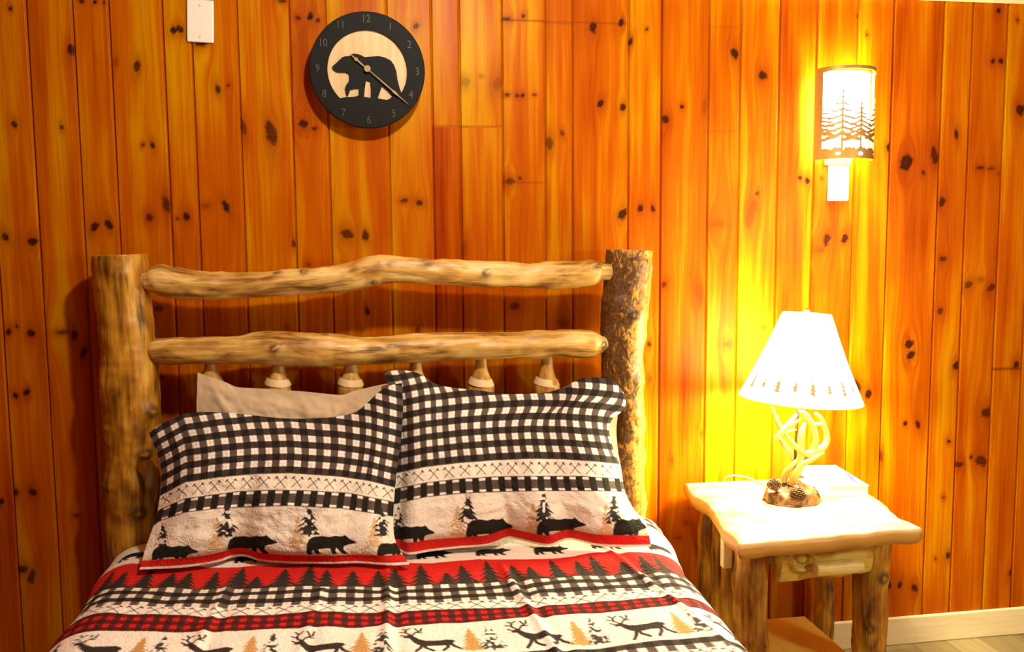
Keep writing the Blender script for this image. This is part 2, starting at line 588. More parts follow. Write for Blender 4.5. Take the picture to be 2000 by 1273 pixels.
for pi in (i845, i845+1):       # two boards are pieced: a darker length starts below a butt joint
    TT = np.where((ID == pi) & (GZ < seamz), tint[pi]-.10, TT)
    TT = np.where((ID == pi) & (GZ >= seamz), tint[pi]+.12, TT)
    kn = np.where((ID == pi) & (np.abs(GZ-seamz) < .003), np.maximum(kn, .35), kn)
for (px0, py0, st) in ((1020, 40, .55), (1090, 44, .25), (1170, 45, .3), (1425, 54, .2), (1410, 257, .2), (1970, 720, .5), (1020, 356, .3)):
    P = at(px0, py0, Y=0)
    pid = int(np.searchsorted(gX, P[0])-1)
    kn = np.where((ID == pid) & (np.abs(GZ-P[2]) < .0026), np.maximum(kn, st), kn)
V = np.stack([GX, np.repeat(cdep[:, None], len(rows), 1), GZ], 2).reshape(-1, 3)
me = mesh_np('wall_back', V, grid_faces(len(cols), len(rows)), False,
             dict(gx=gw.ravel(), tint=TT.ravel(), knot=kn.ravel(), halo=halo.ravel()))
struct(obj('wall_back', me, M_WALL))

# ceiling trim, baseboard, floor and the rest of the room
t = NT('pale_pine_trim')
p = t.n('ShaderNodeNewGeometry').outputs['Position']
sx = t.n('ShaderNodeSeparateXYZ', i0=p)
g = t.noise(t.vec(t.math('MULTIPLY', sx.outputs[0], .07), sx.outputs[1], sx.outputs[2]), 70, 3)
sp = t.n('ShaderNodeTexVoronoi', Vector=t.vec(sx.outputs[0], 0.0, t.math('MULTIPLY', sx.outputs[2], 1.4)), Scale=3.1).outputs['Distance']
kc = t.ramp(sp, [(.02, (1, 1, 1)), (.05, (0, 0, 0))])
c = t.ramp(g, [(.25, (.84, .70, .34)), (.7, (.92, .84, .54))])
t.bsdf(t.mix(kc, c, (.36, .17, .03)), .45, .4)
M_TRIM = t.m
BB = at(1870, 1197, Y=-.014)[2]
struct(obj('baseboard_back', box_me('baseboard_back', (XL, -.0145, 0), (XR, -.0005, BB), .004), M_TRIM))
ctz = at(1950, 3, Y=-.02)[2]
struct(obj('trim_1', box_me('trim_1', (XL, -.020, ctz), (XR, -.0005, ctz+.05), .003), M_TRIM))

t = NT('laminate_floor')
p = t.n('ShaderNodeSeparateXYZ', i0=t.n('ShaderNodeNewGeometry').outputs['Position'])
q = t.math('DIVIDE', p.outputs[0], .125)
idn = t.math('FLOOR', q)
yy = t.math('ADD', p.outputs[1], t.math('MULTIPLY', t.math('FRACT', t.math('MULTIPLY', idn, .618)), 1.2))
idy = t.math('FLOOR', t.math('DIVIDE', yy, 1.2))
tone = t.n('ShaderNodeTexWhiteNoise', {'noise_dimensions': '2D'}, Vector=t.vec(idn, idy, 0.0)).outputs[0]
g = t.noise(t.vec(p.outputs[0], t.math('MULTIPLY', p.outputs[1], .08), t.math('MULTIPLY', idn, 2.3)), 48, 4, .6)
f = t.math('MULTIPLY_ADD', tone, .45, t.math('MULTIPLY', g, .6))
c = t.ramp(f, [(.2, (.14, .10, .04)), (.55, (.28, .215, .09)), (.9, (.42, .34, .17))])
fr = t.math('ABSOLUTE', t.math('SUBTRACT', t.math('FRACT', q), .5))
c = t.mix(t.math('GREATER_THAN', fr, .488), c, (.16, .09, .03))
t.bsdf(c, .4, .45)
M_FLOOR = t.m
YB = -5.2
ZC = 3.3


def quad(name, pts, mat):
    me = bpy.data.meshes.new(name)
    me.from_pydata([tuple(p) for p in pts], [], [tuple(range(len(pts)))])
    me.update()
    return struct(obj(name, me, mat))


quad('floor', [(XL, YB, 0), (XR, YB, 0), (XR, .012, 0), (XL, .012, 0)], M_FLOOR)
quad('wall_left', [(XL, YB, 0), (XL, .012, 0), (XL, .012, WTOP), (XL, YB, ZC)], M_ROOMY)
quad('wall_right', [(XR, YB, 0), (XR, YB, ZC), (XR, .012, WTOP), (XR, .012, 0)], M_ROOMY)
quad('wall_front', [(XL, YB, 0), (XL, YB, ZC), (XR, YB, ZC), (XR, YB, 0)], M_ROOMX)
quad('ceiling', [(XL, .012, WTOP), (XR, .012, WTOP), (XR, YB, ZC), (XL, YB, ZC)], M_ROOMX)

# ------------------------------------------------------------------ log bed
HY = -.11
zc = 1/np.linalg.norm(_fw)


def px2r(px_half, P):
    """pixel half-width to metres at the depth of point P"""
    return px_half*float((np.asarray(P)-CAMPOS)@_fw)/FPX


def rail_from_edges(E, Y, yoff=None):
    path, rad = [], []
    for k, (x, yt, yb) in enumerate(E):
        P = at(x, (yt+yb)/2, Y=Y + (yoff[k] if yoff else 0))
        path.append(P)
        rad.append(px2r((yb-yt)/2, P))
    return path, rad


def post_from_edges(E, Y):
    path, rad = [], []
    for (y, xl, xr) in E:
        P = at((xl+xr)/2, y, Y=Y)
        path.append(P)
        rad.append(px2r((xr-xl)/2, P))
    return path, rad


bed = thing('log_bed', 'rustic peeled log bed with thick round posts and two crooked headboard rails', 'bed', (.035, -1.0, 0))
P, R = post_from_edges([(498, 184, 284), (540, 187, 288), (600, 192, 296), (660, 198, 303), (710, 199, 309), (760, 202, 310), (830, 206, 309),
                        (885, 208, 302), (930, 207, 311), (970, 209, 308), (1040, 213, 304)], HY)
P, R = P + [np.array([P[-1][0], HY, .25]), np.array([P[-1][0], HY, 0.004])], R + [R[-1], R[-1]]
Vp, Fp, Ap = log_data(P[::-1], R[::-1], seg=48, n=170, bump=.0035, seed=3, lobes=.02, round_end=.1,
                      knots=[(.685, .95, .026, .012), (.60, .75, .03, .014), (.62, -1.0, .015, .003), (.48, .5, .03, .010)])
stn_ = vnoise(Ap['ga']*30+Ap['gb']*42, Ap['gl']*3.2, 12)+.6*vnoise(Ap['ga']*90+Ap['gb']*110, Ap['gl']*7, 13)
Ap['knot'] = np.maximum(Ap['knot'], np.clip(stn_*1.1+.15, 0, .72)*np.clip((.86-Ap['gl'])/.22, 0, 1)*(Ap['cap'] < .5))
mp_ = mesh_np('post', Vp, Fp, True, Ap)
fix_normals(mp_)
obj('post', mp_, M_POST, bed)
P, R = post_from_edges([(488, 1182, 1272), (540, 1180, 1270), (600, 1176, 1266), (625, 1174, 1264), (660, 1174, 1261), (700, 1173, 1259), (760, 1178, 1258),
                        (830, 1186, 1260), (930, 1198, 1258), (1000, 1206, 1262)], HY)
P, R = P + [np.array([P[-1][0], HY, .25]), np.array([P[-1][0], HY, 0.004])], R + [R[-1], R[-1]]
o = log('post', M_BARK, bed, P[::-1], R[::-1], seg=48, n=170, bump=.004, seed=8, lobes=.015, round_end=.1,
        knots=[(.86, .1, .024, .012), (.42, 1.3, .012, .006)])
o['label'] = 'log post with patches of dark bark left on it'

E1 = [(262, 530, 566), (285, 528, 568), (297, 526, 571), (314, 518, 577), (340, 521, 582), (386, 529, 584), (464, 531, 582), (558, 526, 576), (621, 521, 575), (684, 512, 569),
      (731, 497, 558), (779, 500, 553), (841, 504, 556), (901, 507, 558), (967, 509, 561), (1030, 512, 563), (1077, 511, 564), (1140, 509, 559),
      (1160, 508, 554), (1172, 512, 547), (1194, 513, 547), (1215, 514, 546)]
P, R = rail_from_edges(E1, HY-.012, [0, 0, -.004, -.01, -.012, -.012, -.01, -.01, -.008, -.004, -.01, -.012, -.01, -.012, -.012, -.012, -.012, -.01, -.01, -.008, -.004, 0])
log('top_rail', M_RAIL, bed, P, R, seg=40, n=220, bump=.0028, seed=1, lobes=.02,
    knots=[(.70, -.1, .016, .006), (.47, .8, .014, .004), (.33, -.9, .016, .002), (.28, -.9, .012, .002)])
E2 = [(272, 675, 708), (290, 672, 709), (303, 665, 710), (318, 661, 710), (386, 658, 711), (464, 655, 711), (527, 648, 712), (615, 650, 716), (684, 655, 714), (740, 656, 711), (794, 654, 709),
      (889, 649, 704), (983, 647, 701), (1077, 644, 698), (1140, 644, 698), (1158, 647, 697), (1172, 654, 690), (1181, 657, 686), (1210, 658, 684)]
P, R = rail_from_edges(E2, HY-.012, [0, 0, -.004, -.008] + [-.01]*11 + [-.008, -.006, -.004, 0])
log('middle_rail', M_RAIL, bed, P, R, seg=40, n=220, bump=.0025, seed=5, lobes=.018,
    knots=[(.270, -.15, .017, .006), (.368, 1.2, .013, .006), (.955, -.1, .014, .003), (.37, -1.3, .012, .003)])
BZ = .56            # top of the quilt
SPX = [412, 543, 685, 812, 940, 1068]
t = NT('cut_spindle_end')
t.bsdf((.74, .56, .30), .55, .3)
M_CUT = t.m
for k, sx_ in enumerate(SPX):
    top = at(sx_, 700, Y=HY)
    low = at(sx_, 755, Y=HY)
    ww = px2r(25, low)
    zz = lambda y: float(at(sx_, y, Y=HY)[2])
    pth = [(low[0], HY, .47), (low[0], HY, .60), (low[0], HY, zz(790)), (low[0], HY, zz(765)), (low[0], HY, zz(752)), (low[0], HY, zz(735)),
           (low[0]*.5+top[0]*.5, HY, zz(718)), (top[0], HY, zz(700)), (top[0], HY, zz(690))]
    sp = log('spindle', M_SPIN, bed, pth, [ww*.9, ww, ww, ww, ww*.97, ww*.70, ww*.5, ww*.42, ww*.42], seg=28, n=70, bump=.0014, seed=20+k)
    # the pale drawknife cut round the neck, slanting
    ang = np.linspace(0, 2*math.pi, 40, endpoint=False)
    V, F = [], []
    for rr, y in ((ww*1.005, 752), (ww*.95, 748), (ww*.86, 743), (ww*.78, 739)):
        sl = np.cos(ang+.9)*.0065
        V.append(np.stack([low[0]+np.cos(ang)*rr*1.02, HY+np.sin(ang)*rr*1.02, np.full(40, zz(y-3)) - sl], 1))
    for i in range(3):
        for j in range(40):
            q = (j+1) % 40
            F.append((i*40+j, i*40+q, (i+1)*40+q, (i+1)*40+j))
    obj('cut_collar', mesh_np('cut_collar', np.vstack(V), F), M_CUT, sp)['label'] = 'pale cut collar'
bx0, bx1 = -.665, .735
log('bottom_rail', M_RAIL, bed, [(bx0, HY, .45), (.03, HY, .455), (bx1, HY, .45)], [.034, .038, .034], seg=24, n=50, seed=9)
for X in (-.642, .702):
    log('side_rail', M_RAIL, bed, [(X, HY-.02, .24), (X, -1.0, .242), (X, -1.80, .24)], [.029, .030, .029], seg=24, n=60, seed=13)
for X in (-.52, .585):
    log('leg', M_POST, bed, [(X, -1.74, .004), (X, -1.74, .12), (X, -1.74, .232)], [.048, .046, .045], seg=24, n=40, seed=15)
obj('slat_base', box_me('slat_base', (-.60, -1.82, .235), (.66, -.16, .2615), .004), M_TRIM, bed)
tag(obj('mattress', box_me('mattress', (-.60, -1.82, .262), (.662, -.195, .534), .045, 4), plain('mattress_ticking', (.75, .72, .64), .8, .2)),
    'thick white mattress on the log bed under the quilt', 'mattress')

# ------------------------------------------------------------------ printed motifs
CREAM, WHITE, BLACK, GREY = (.86, .81, .66), (.92, .90, .79), (.016, .0145, .010), (.105, .080, .066)
RED, TAN, KHAKI, DRED = (.60, .020, .014), (.55, .33, .10), (.50, .40, .22), (.30, .014, .012)
BEAR = [(0, .06), (.01, .30), (.05, .45), (.13, .54), (.30, .57), (.45, .54), (.58, .58), (.66, .56), (.74, .57), (.76, .61), (.80, .57), (.86, .48), (.98, .40),
        (1, .36), (.95, .33), (.84, .30), (.76, .26), (.74, .16), (.80, .06), (.84, .02), (.76, 0), (.70, .04), (.64, .14), (.60, .20), (.58, .10), (.62, .02),
        (.54, 0), (.50, .04), (.48, .18), (.34, .17), (.24, .15), (.26, .06), (.30, .01), (.20, 0), (.17, .06), (.14, .14), (.11, .06), (.14, 0), (.04, -.02)]
DEERB = [(.02, .60), (.10, .66), (.17, .68), (.20, .62), (.28, .52), (.40, .46), (.62, .47), (.80, .50), (.90, .46), (.94, .38), (.90, .36), (.86, .30), (.80, .24),
         (.66, .24), (.48, .22), (.36, .22), (.26, .28), (.17, .42), (.12, .54), (.04, .55)]
DEERL = [[(.34, .26), (.30, .12), (.22, -.02)], [(.38, .26), (.40, .12), (.52, 0)], [(.84, .34), (.90, .18), (1.02, .06)], [(.80, .30), (.78, .14), (.70, 0)],
         [(.18, .64), (.24, .76), (.34, .84), (.36, .98)], [(.30, .80), (.24, .96)], [(.24, .76), (.36, .76)], [(.14, .66), (.06, .78), (.08, .92), (.02, 1.0)],
         [(.07, .80), (-.04, .86)], [(.08, .90), (.16, .98)], [(.05, .63), (-.02, .70)]]


def inpoly(x, y, P):
    r = np.zeros(x.shape, bool)
    n = len(P)
    for i in range(n):
        x1, y1 = P[i]
        x2, y2 = P[(i+1) % n]
        if y1 == y2:
            continue
        r ^= ((y1 > y) != (y2 > y)) & (x < (x2-x1)*(y-y1)/(y2-y1)+x1)
    return r


def onseg(x, y, P, w):
    r = np.zeros(x.shape, bool)
    for (x1, y1), (x2, y2) in zip(P[:-1], P[1:]):
        dx, dy = x2-x1, y2-y1
        tt = np.clip(((x-x1)*dx+(y-y1)*dy)/(dx*dx+dy*dy), 0, 1)
        r |= (x-x1-tt*dx)**2+(y-y1-tt*dy)**2 < w*w
    return r


def deer(x, y):
    r = inpoly(x, y, DEERB)
    for k, s in enumerate(DEERL):
        r |= onseg(x, y, s, .036 if k < 4 else .021)
    return r


def spruce(x, y, tiers=7, seed=0):
    """x -.5...5, y 0..1"""
    yy = y + .35*np.abs(x)
    fr = ((1-yy)*tiers) % 1.0
    w = .46*(1-y)**.85*(.45+.6*fr) + .015
    w = w*(1+.3*vnoise(x*3+seed, y*14, seed))
    return (np.abs(x) < w) & (y < 1) & (y > .06) | ((np.abs(x) < .035) & (y >= 0) & (y < .2))


def axes_mark(x, y):
    """crossed axes in -.5...5"""
    r = onseg(x, y, [(-.42, -.46), (.34, .36)], .035) | onseg(x, y, [(.42, -.46), (-.34, .36)], .035)
    r |= inpoly(x, y, [(.20, .40), (.36, .46), (.52, .24), (.40, .20), (.34, .28)]) | inpoly(x, y, [(-.20, .40), (-.36, .46), (-.52, .24), (-.40, .20), (-.34, .28)])
    return r


def gingham(x, y, px_, py_, L=WHITE, G=GREY, D=BLACK):
    a = (x/px_) % 1 < .52
    b = (y/py_) % 1 < .52
    c = np.where((a & b)[:, None], np.array(D), np.where((a | b)[:, None], np.array(G), np.array(L)))
    ln = (~a & ~b) & ((np.abs((x/px_) % 1-.76) < .022) | (np.abs((y/py_) % 1-.76) < .022))
    c[ln] = c[ln]*.72
    # uneven tone: rows a little darker than columns
    rowd = b & ~a
    c[rowd] = np.array(G)*.5
    return c


def paint(c, mask, col):
    c[mask] = col


def aa(fn, A, B, da, db):
    """average four jittered evaluations"""
    acc = 0
    for (i, j) in ((-.25, -.12), (.12, -.25), (.25, .12), (-.12, .25)):
        acc = acc + fn(A+i*da, B+j*db)
    return acc/4


# ------------------------------------------------------------------ quilt
rowpx = [
    [(256, 1096), (410, 1110), (760, 1100), (1040, 1088), (1290, 1075)],
    [(200, 1145), (410, 1151), (760, 1145), (1040, 1131), (1290, 1118)],
    [(165, 1182), (410, 1191), (760, 1178), (1040, 1168), (1310, 1150)],
    [(155, 1197), (410, 1207), (760, 1192), (1040, 1183), (1320, 1165)],
    [(118, 1234), (410, 1234), (760, 1221), (1040, 1205), (1340, 1182)],
    [(60, 1292), (410, 1297), (760, 1283), (1040, 1273), (1390, 1242)],
    [(45, 1314), (410, 1320), (760, 1305), (1040, 1296), (1410, 1262)]]
rowsW = [np.array([at(*p, Z=BZ) for p in r]) for r in rowpx]


def rowY(k, X):
    R_ = rowsW[k]
    return np.interp(X, R_[:, 0], R_[:, 1])


BH = [.155, .115, .042, .075, .175, .05]     # printed heights


def quilt_color(s, Y):
    """s = distance across the cloth (X on the flat top), Y depth"""
    n = len(s)
    c = np.empty((n, 3))
    c[:] = WHITE
    y0 = rowY(0, s)
    ys = [rowY(k, s) for k in range(7)]
    # cream band with bears above the red one, then axes and gingham towards the head
    up = Y - y0
    mk = (up >= 0)
    f = up
    bm_ = mk & (f < .17)
    c[bm_] = CREAM
    for cx in np.arange(-1.26, 1.4, .150):
        lx, ly = (s-cx)/.095, (f-.028)/.085
        q = bm_ & (lx > -.1) & (lx < 1.1) & (ly > -.1) & (ly < .8)
        idx = np.where(q)[0]
        c[idx[inpoly(lx[idx], ly[idx], BEAR)]] = BLACK
    a_ = mk & (f >= .17) & (f < .215)
    c[a_] = WHITE
    lx, ly = ((s/.05) % 1)-.5, (f-.192)/.04
    q = np.where(a_)[0]
    c[q[axes_mark(lx[q]/.8, ly[q])]] = BLACK
    g_ = mk & (f >= .215)
    c[g_] = gingham(s[g_], f[g_]-.215, .040, .044)

    def band(k, sel, fr):
        """k: 0 red trees 1 gingham 2 axes 3 red check 4 deer 5 narrow gingham; fr 0 at head side .. 1"""
        if not sel.any():
            return
        i = np.where(sel)[0]
        x, v = s[i], fr[i]
        cc = np.empty((len(i), 3))
        if k == 0:
            cc[:] = RED
            h = 1-v
            m_ = h < .07 + .05*vnoise(x*60, x*0, 2)
            for j, cx in enumerate(np.arange(-1.2, 1.3, .054)):
                hh = .66+.30*((j*37 % 11)/10)
                hh *= .72 if j % 4 == 1 else 1
                wd = .058+.012*((j*13) % 5)/4
                ox = cx + .008*math.sin(j*2.1)
                lx, ly = (x-ox)/wd, h/hh
                sl = ly+.30*np.abs(lx)
                m_ |= (np.abs(lx) < .6) & (ly < 1) & (np.abs(lx) < (.56*np.clip(1-ly, 0, 1)**.9*(.34+.66*(((1-sl)*5.2) % 1))+.025))
            cc[m_] = (.030, .026, .020)
        elif k == 1:
            cc = gingham(x, v*4.45+.52*1.82, .039, 1.82)
        elif k == 2:
            cc[:] = WHITE
            lx, ly = ((x/.046) % 1)-.5, .5-v
            cc[axes_mark(lx/.85, ly/.95)] = (.04, .035, .03)
        elif k == 3:
            cc = gingham(x, v*4.0, .028, 1.6, RED, DRED, (.05, .012, .010))
            cc[((x/.028) % 1 < .52) & ((v*4/1.6) % 1 >= .52)] = (.10, .014, .012)
        elif k == 4:
            cc[:] = WHITE
            h = 1-v
            for j, cx in enumerate(np.arange(-1.06, 1.2, .216)):
                ox = cx + .02
                lx, ly = (x-ox)/.112, (h-.12)/.76
                m_ = (lx > -.2) & (lx < 1.2) & (ly > -.1) & (ly < 1.1)
                q_ = np.where(m_)[0]
                cc[q_[deer(lx[q_], ly[q_])]] = (.035, .028, .022)
                for (dx, wd, col, tn) in ((.136, .060, TAN, 0), (.176, .060, (.05, .05, .045), 1)):
                    lx, ly = (x-ox-dx)/wd, (h-.08)/(.74 if tn == 0 else .80)
                    m_ = (np.abs(lx) < .55) & (ly > 0) & (ly < 1)
                    q_ = np.where(m_)[0]
                    ok = spruce(lx[q_], ly[q_], 8, j+tn*20)
                    if tn:
                        ok &= vnoise(lx[q_]*9+j*5, ly[q_]*15, 9) > -.12
                    cc[q_[ok]] = col
        else:
            cc = gingham(x, v*1.9+.05, .039, 1.9)
        c[i] = cc
    for k in range(6):
        den = np.minimum(ys[k+1]-ys[k], -1e-3)
        fr = (Y-ys[k])/den
        band(k, (fr >= 0) & (fr < 1), fr)
    # towards the foot the bands repeat
    y = ys[6].copy()
    for rep in range(2):
        for k in (2, 0, 1, 2, 3, 4, 5):
            fr = (y-Y)/BH[k]
            band(k, (fr >= 0) & (fr < 1), fr)
            y = y-BH[k]
    return c


QL = [(-.02, -.725), (-.4, -.703), (-.7, -.690), (-1.0, -.683), (-2.1, -.69)]
QR = [(-.02, .83), (-.2, .822), (-.36, .797), (-.65, .760), (-.95, .747), (-2.1, .75)]
Yq = np.concatenate([np.linspace(-.192, -1.12, 325), np.linspace(-1.13, -1.88, 50)])
# cross-section: parameter table of (kind, value): left drape, shoulder, top, shoulder, right drape
NSD, NSH, NT_ = 22, 30, 470
drape = np.linspace(1, 0, NSD, endpoint=False)
sh = np.linspace(0, math.pi/2, NSH, endpoint=False)
tp = np.linspace(0, 1, NT_)
V, SS, YY = [], [], []
EW, EH = .115, .085
for Yv in Yq:
    xl = np.interp(-Yv, [-a for a, _ in QL], [b for _, b in QL])
    xr = np.interp(-Yv, [-a for a, _ in QR], [b for _, b in QR])
    z0 = BZ-EH
    hem = .14
    wav = .012*math.sin(Yv*13)
    lx = xl - drape*(.02+wav) + .0*drape
    lz = z0 - drape*(z0-hem)
    l2x, l2z = xl + EW*(1-np.cos(sh)), z0 + EH*np.sin(sh)
    tx = xl+EW + tp*(xr-xl-2*EW)
    r2x, r2z = xr - EW*(1-np.cos(sh)), z0+EH*np.sin(sh)
    rx_, rz_ = xr + drape*(.02+wav), z0-drape*(z0-hem)
    X = np.concatenate([lx, l2x, tx, r2x[::-1], rx_[::-1]])
    Z = np.concatenate([lz, l2z, np.full(NT_, BZ), r2z[::-1], rz_[::-1]])
    ds = np.concatenate([[0], np.cumsum(np.hypot(np.diff(X), np.diff(Z)))])
    mid = NSD+NSH+NT_//2
    SS.append(ds-ds[mid]+X[mid])
    V.append(np.stack([X, np.full(len(X), Yv), Z], 1))
    YY.append(np.full(len(X), Yv))
V = np.array(V)
nQ, mQ = V.shape[:2]
Xf, Yf = V[..., 0], V[..., 1]
topw = np.clip((V[..., 2]-(BZ-.06))/.06, 0, 1)
wr = .0045*vnoise(Xf*7, Yf*9, 21) + .0028*vnoise(Xf*17+3, Yf*21, 22)
for (cx, sl, am, y0_, y1_) in ((.015, .02, .006, -.2, -1.2), (.30, -.08, .007, -.52, -1.2), (-.35, .05, .004, -.45, -1.3), (.60, -.18, .006, -.3, -1.2), (-.13, .1, .003, -.6, -1.2)):
    dd = Xf-cx-sl*(Yf+.6)
    wr += am*(np.exp(-(dd/.010)**2) - .6*np.exp(-((dd-.022)/.014)**2))*((Yf < y0_) & (Yf > y1_))
V[..., 2] += wr*topw
V[..., 0] += (1-topw)*np.sign(Xf)*.010*vnoise(Yf*9, V[..., 2]*5, 24)
fe = np.clip((-1.80-Yf)/.08, 0, 1)
col = aa(quilt_color, np.array(SS).ravel(), Yf.ravel(), .0033, .0029)
qF = grid_faces(nQ, mQ)
# foot end: hang down
Vfoot = V[-1].copy()
fz = []
for k, (dy, fz_) in enumerate(((.03, .02), (.05, .06), (.055, .2), (.06, .40))):
    w_ = Vfoot.copy()
    w_[:, 1] -= dy
    w_[:, 2] = np.maximum(w_[:, 2]-fz_, .14)
    fz.append(w_)
Vall = np.vstack([V.reshape(-1, 3)] + fz)
qF = grid_faces(nQ+4, mQ)
colall = np.vstack([col] + [col[-mQ:]]*4)
me = mesh_np('quilt', Vall, qF, True, colors=colall)
qo = tag(obj('quilt', me, M_CLOTH), 'printed lodge quilt with bands of red spruces, gingham check and deer spread over the bed', 'quilt')
sm = qo.modifiers.new('thickness', 'SOLIDIFY')
sm.thickness = .008
sm.offset = -1

# ------------------------------------------------------------------ pillows


def curve_px(pts, n):
    P = np.array(pts, float)
    d = np.concatenate([[0], np.cumsum(np.linalg.norm(np.diff(P, axis=0), axis=1))])
    # resample the control polyline smoothly by chord length
    C = catmull(P, 40*len(P))
    dd = np.concatenate([[0], np.cumsum(np.linalg.norm(np.diff(C, axis=0), axis=1))])
    tt = np.linspace(0, dd[-1], n)
    return np.stack([np.interp(tt, dd, C[:, 0]), np.interp(tt, dd, C[:, 1])], 1)


def pillow_grid(top, right, bottom, left, nu, nv, Yt, zb, bulge, sgn, wrk, seed, flange=.10):
    T_, B_ = curve_px(top, nu), curve_px(bottom, nu)
    L_, R_ = curve_px(left, nv), curve_px(right, nv)
    u = np.linspace(0, 1, nu)[:, None, None]
    v = np.linspace(0, 1, nv)[None, :, None]
    PX = (1-v)*T_[:, None]+v*B_[:, None]+(1-u)*L_[None]+u*R_[None] \
        - ((1-u)*(1-v)*T_[0]+u*(1-v)*T_[-1]+(1-u)*v*B_[0]+u*v*B_[-1])
    Yb = np.array([at(p[0], p[1], Z=zb)[1] for p in B_])
    Yb = np.clip(Yb, -.75, -.195)
    uu, vv = np.linspace(0, 1, nu)[:, None], np.linspace(0, 1, nv)[None, :]
    Yl = (1-vv)*Yt + vv*Yb[:, None]
    e = np.minimum(np.minimum(uu, 1-uu)/flange, np.minimum(vv, 1-vv)/flange)
    dome = np.sin(math.pi*np.clip(uu*1.0, 0, 1))**.55*np.sin(math.pi*np.clip(vv, 0, 1))**.6
    fl = np.clip(e, 0, 1)
    fl = fl*fl*(3-2*fl)
    Bm = dome*(.35+.65*fl)
    wn = wrk*(vnoise(uu*9+seed, vv*7, seed)+.6*vnoise(uu*21, vv*17+seed, seed+1)+.35*vnoise(uu*45, vv*32+seed, seed+2))
    Yv = Yl - sgn*(bulge*Bm + wn*np.minimum(1, 4*np.minimum(np.minimum(uu, 1-uu), np.minimum(vv, 1-vv))+.15))
    W_ = at_np(PX[..., 0].ravel(), PX[..., 1].ravel(), np.broadcast_to(Yv, PX.shape[:2]).ravel())
    return W_, PX, np.broadcast_to(uu, PX.shape[:2]).ravel(), np.broadcast_to(vv, PX.shape[:2]).ravel()


def make_pillow(name, top, right, bottom, left, Yt, zb, bulge, wrk, seed, colorfn, mat, nu=340, nv=270, flange=.10, back=None, Yb_off=0):
    Vf, PX, U, Vv = pillow_grid(top, right, bottom, left, nu, nv, Yt, zb, bulge, 1, wrk, seed, flange)
    bu, bv = 60, 48
    Vb, PXb, Ub, Vvb = pillow_grid(top, right, bottom, left, bu, bv, Yt, zb, back if back is not None else bulge*.8, -1, 0, seed, flange)
    Vf[:, 2] = np.maximum(Vf[:, 2], zb)
    Vb[:, 2] = np.maximum(Vb[:, 2], zb-.001)
    F = np.vstack([grid_faces(nu, nv), grid_faces(bu, bv, nu*nv, True)])
    cf = colorfn(U, Vv, PX, 1/nu, 1/nv)
    cb = colorfn(Ub, Vvb, PXb, 0, 0)
    me = mesh_np(name, np.vstack([Vf, Vb]), F, True, colors=np.vstack([cf, cb]))
    return obj(name, me, mat)


def sham_color(lines, edge, bears, trees, gper, Wp):
    """printed sham front, laid out in drawing units: lines = three band edges, edge = (red from, cream from) along v"""
    LN = [np.array(l, float) for l in lines]

    def fn1(u, v, X, Yp):
        b0, b1, b2 = [np.interp(X, l[:, 0], l[:, 1]) for l in LN]
        x = u*Wp
        c = np.empty((len(u), 3))
        c[:] = CREAM
        m_ = Yp < b0
        c[m_] = gingham(x[m_], (b0-Yp)[m_], gper[0], gper[1])
        q = np.where((Yp >= b0) & (Yp < b1))[0]
        lx = ((x[q]/33.5) % 1)-.5
        ly = .5-((Yp-b0)/(b1-b0))[q]
        c[q[axes_mark(lx/.74, ly/.72)]] = (.09, .075, .06)
        for bb in (b0, b1, b2):
            c[np.abs(Yp-bb) < 1.0] = (.06, .05, .045)
        m_ = (Yp >= b1+.8) & (Yp < b2-.8)
        h = ((Yp-b1)/(b2-b1))[m_]
        a_ = (x[m_]/gper[0]) % 1 < .52
        lit = (h < .20) | (h > .82)
        c[m_] = np.where((~a_ & lit)[:, None], np.array(WHITE), np.where(a_[:, None], np.array(BLACK)*1.1, np.array(GREY)*.9))
        low = Yp >= b2
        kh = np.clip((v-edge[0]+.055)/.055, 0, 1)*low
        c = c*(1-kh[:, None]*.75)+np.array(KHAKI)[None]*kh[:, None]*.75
        for (tx, ty, th, tw, kind) in trees:
            lx, ly = (X-tx)/(tw*1.2), (ty-Yp)/th
            q = np.where((np.abs(lx) < .55) & (ly > 0) & (ly < 1))[0]
            ok = spruce(lx[q], ly[q], 7, int(tx) % 50)
            nz_ = vnoise(lx[q]*8+tx, ly[q]*13, 9)
            if kind:
                ok &= nz_ > -.28
                c[q[ok]] = (.030, .030, .026)
            else:
                ok &= nz_ > -.6
                c[q[ok]] = c[q[ok]]*.25+np.array(TAN)*.75
        for (bx, by, bw, bh) in bears:
            lx, ly = (X-bx)/bw, (by-Yp)/bh
            q = np.where((lx > -.05) & (lx < 1.05) & (ly > -.05) & (ly < .7))[0]
            c[q[inpoly(lx[q], ly[q], BEAR)]] = BLACK
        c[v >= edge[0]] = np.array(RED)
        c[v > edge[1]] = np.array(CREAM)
        return c

    def fn(u, v, PX, du, dv):
        X, Yp = PX[..., 0].ravel(), PX[..., 1].ravel()
        acc = 0
        k_ = ((-.25, -.12), (.12, -.25), (.25, .12), (-.12, .25)) if du else ((0, 0),)
        for (i, j) in k_:
            acc = acc+fn1(u+i*du, v+j*dv, X+i*1.5, Yp+j*1.2)
        return acc/len(k_)
    return fn


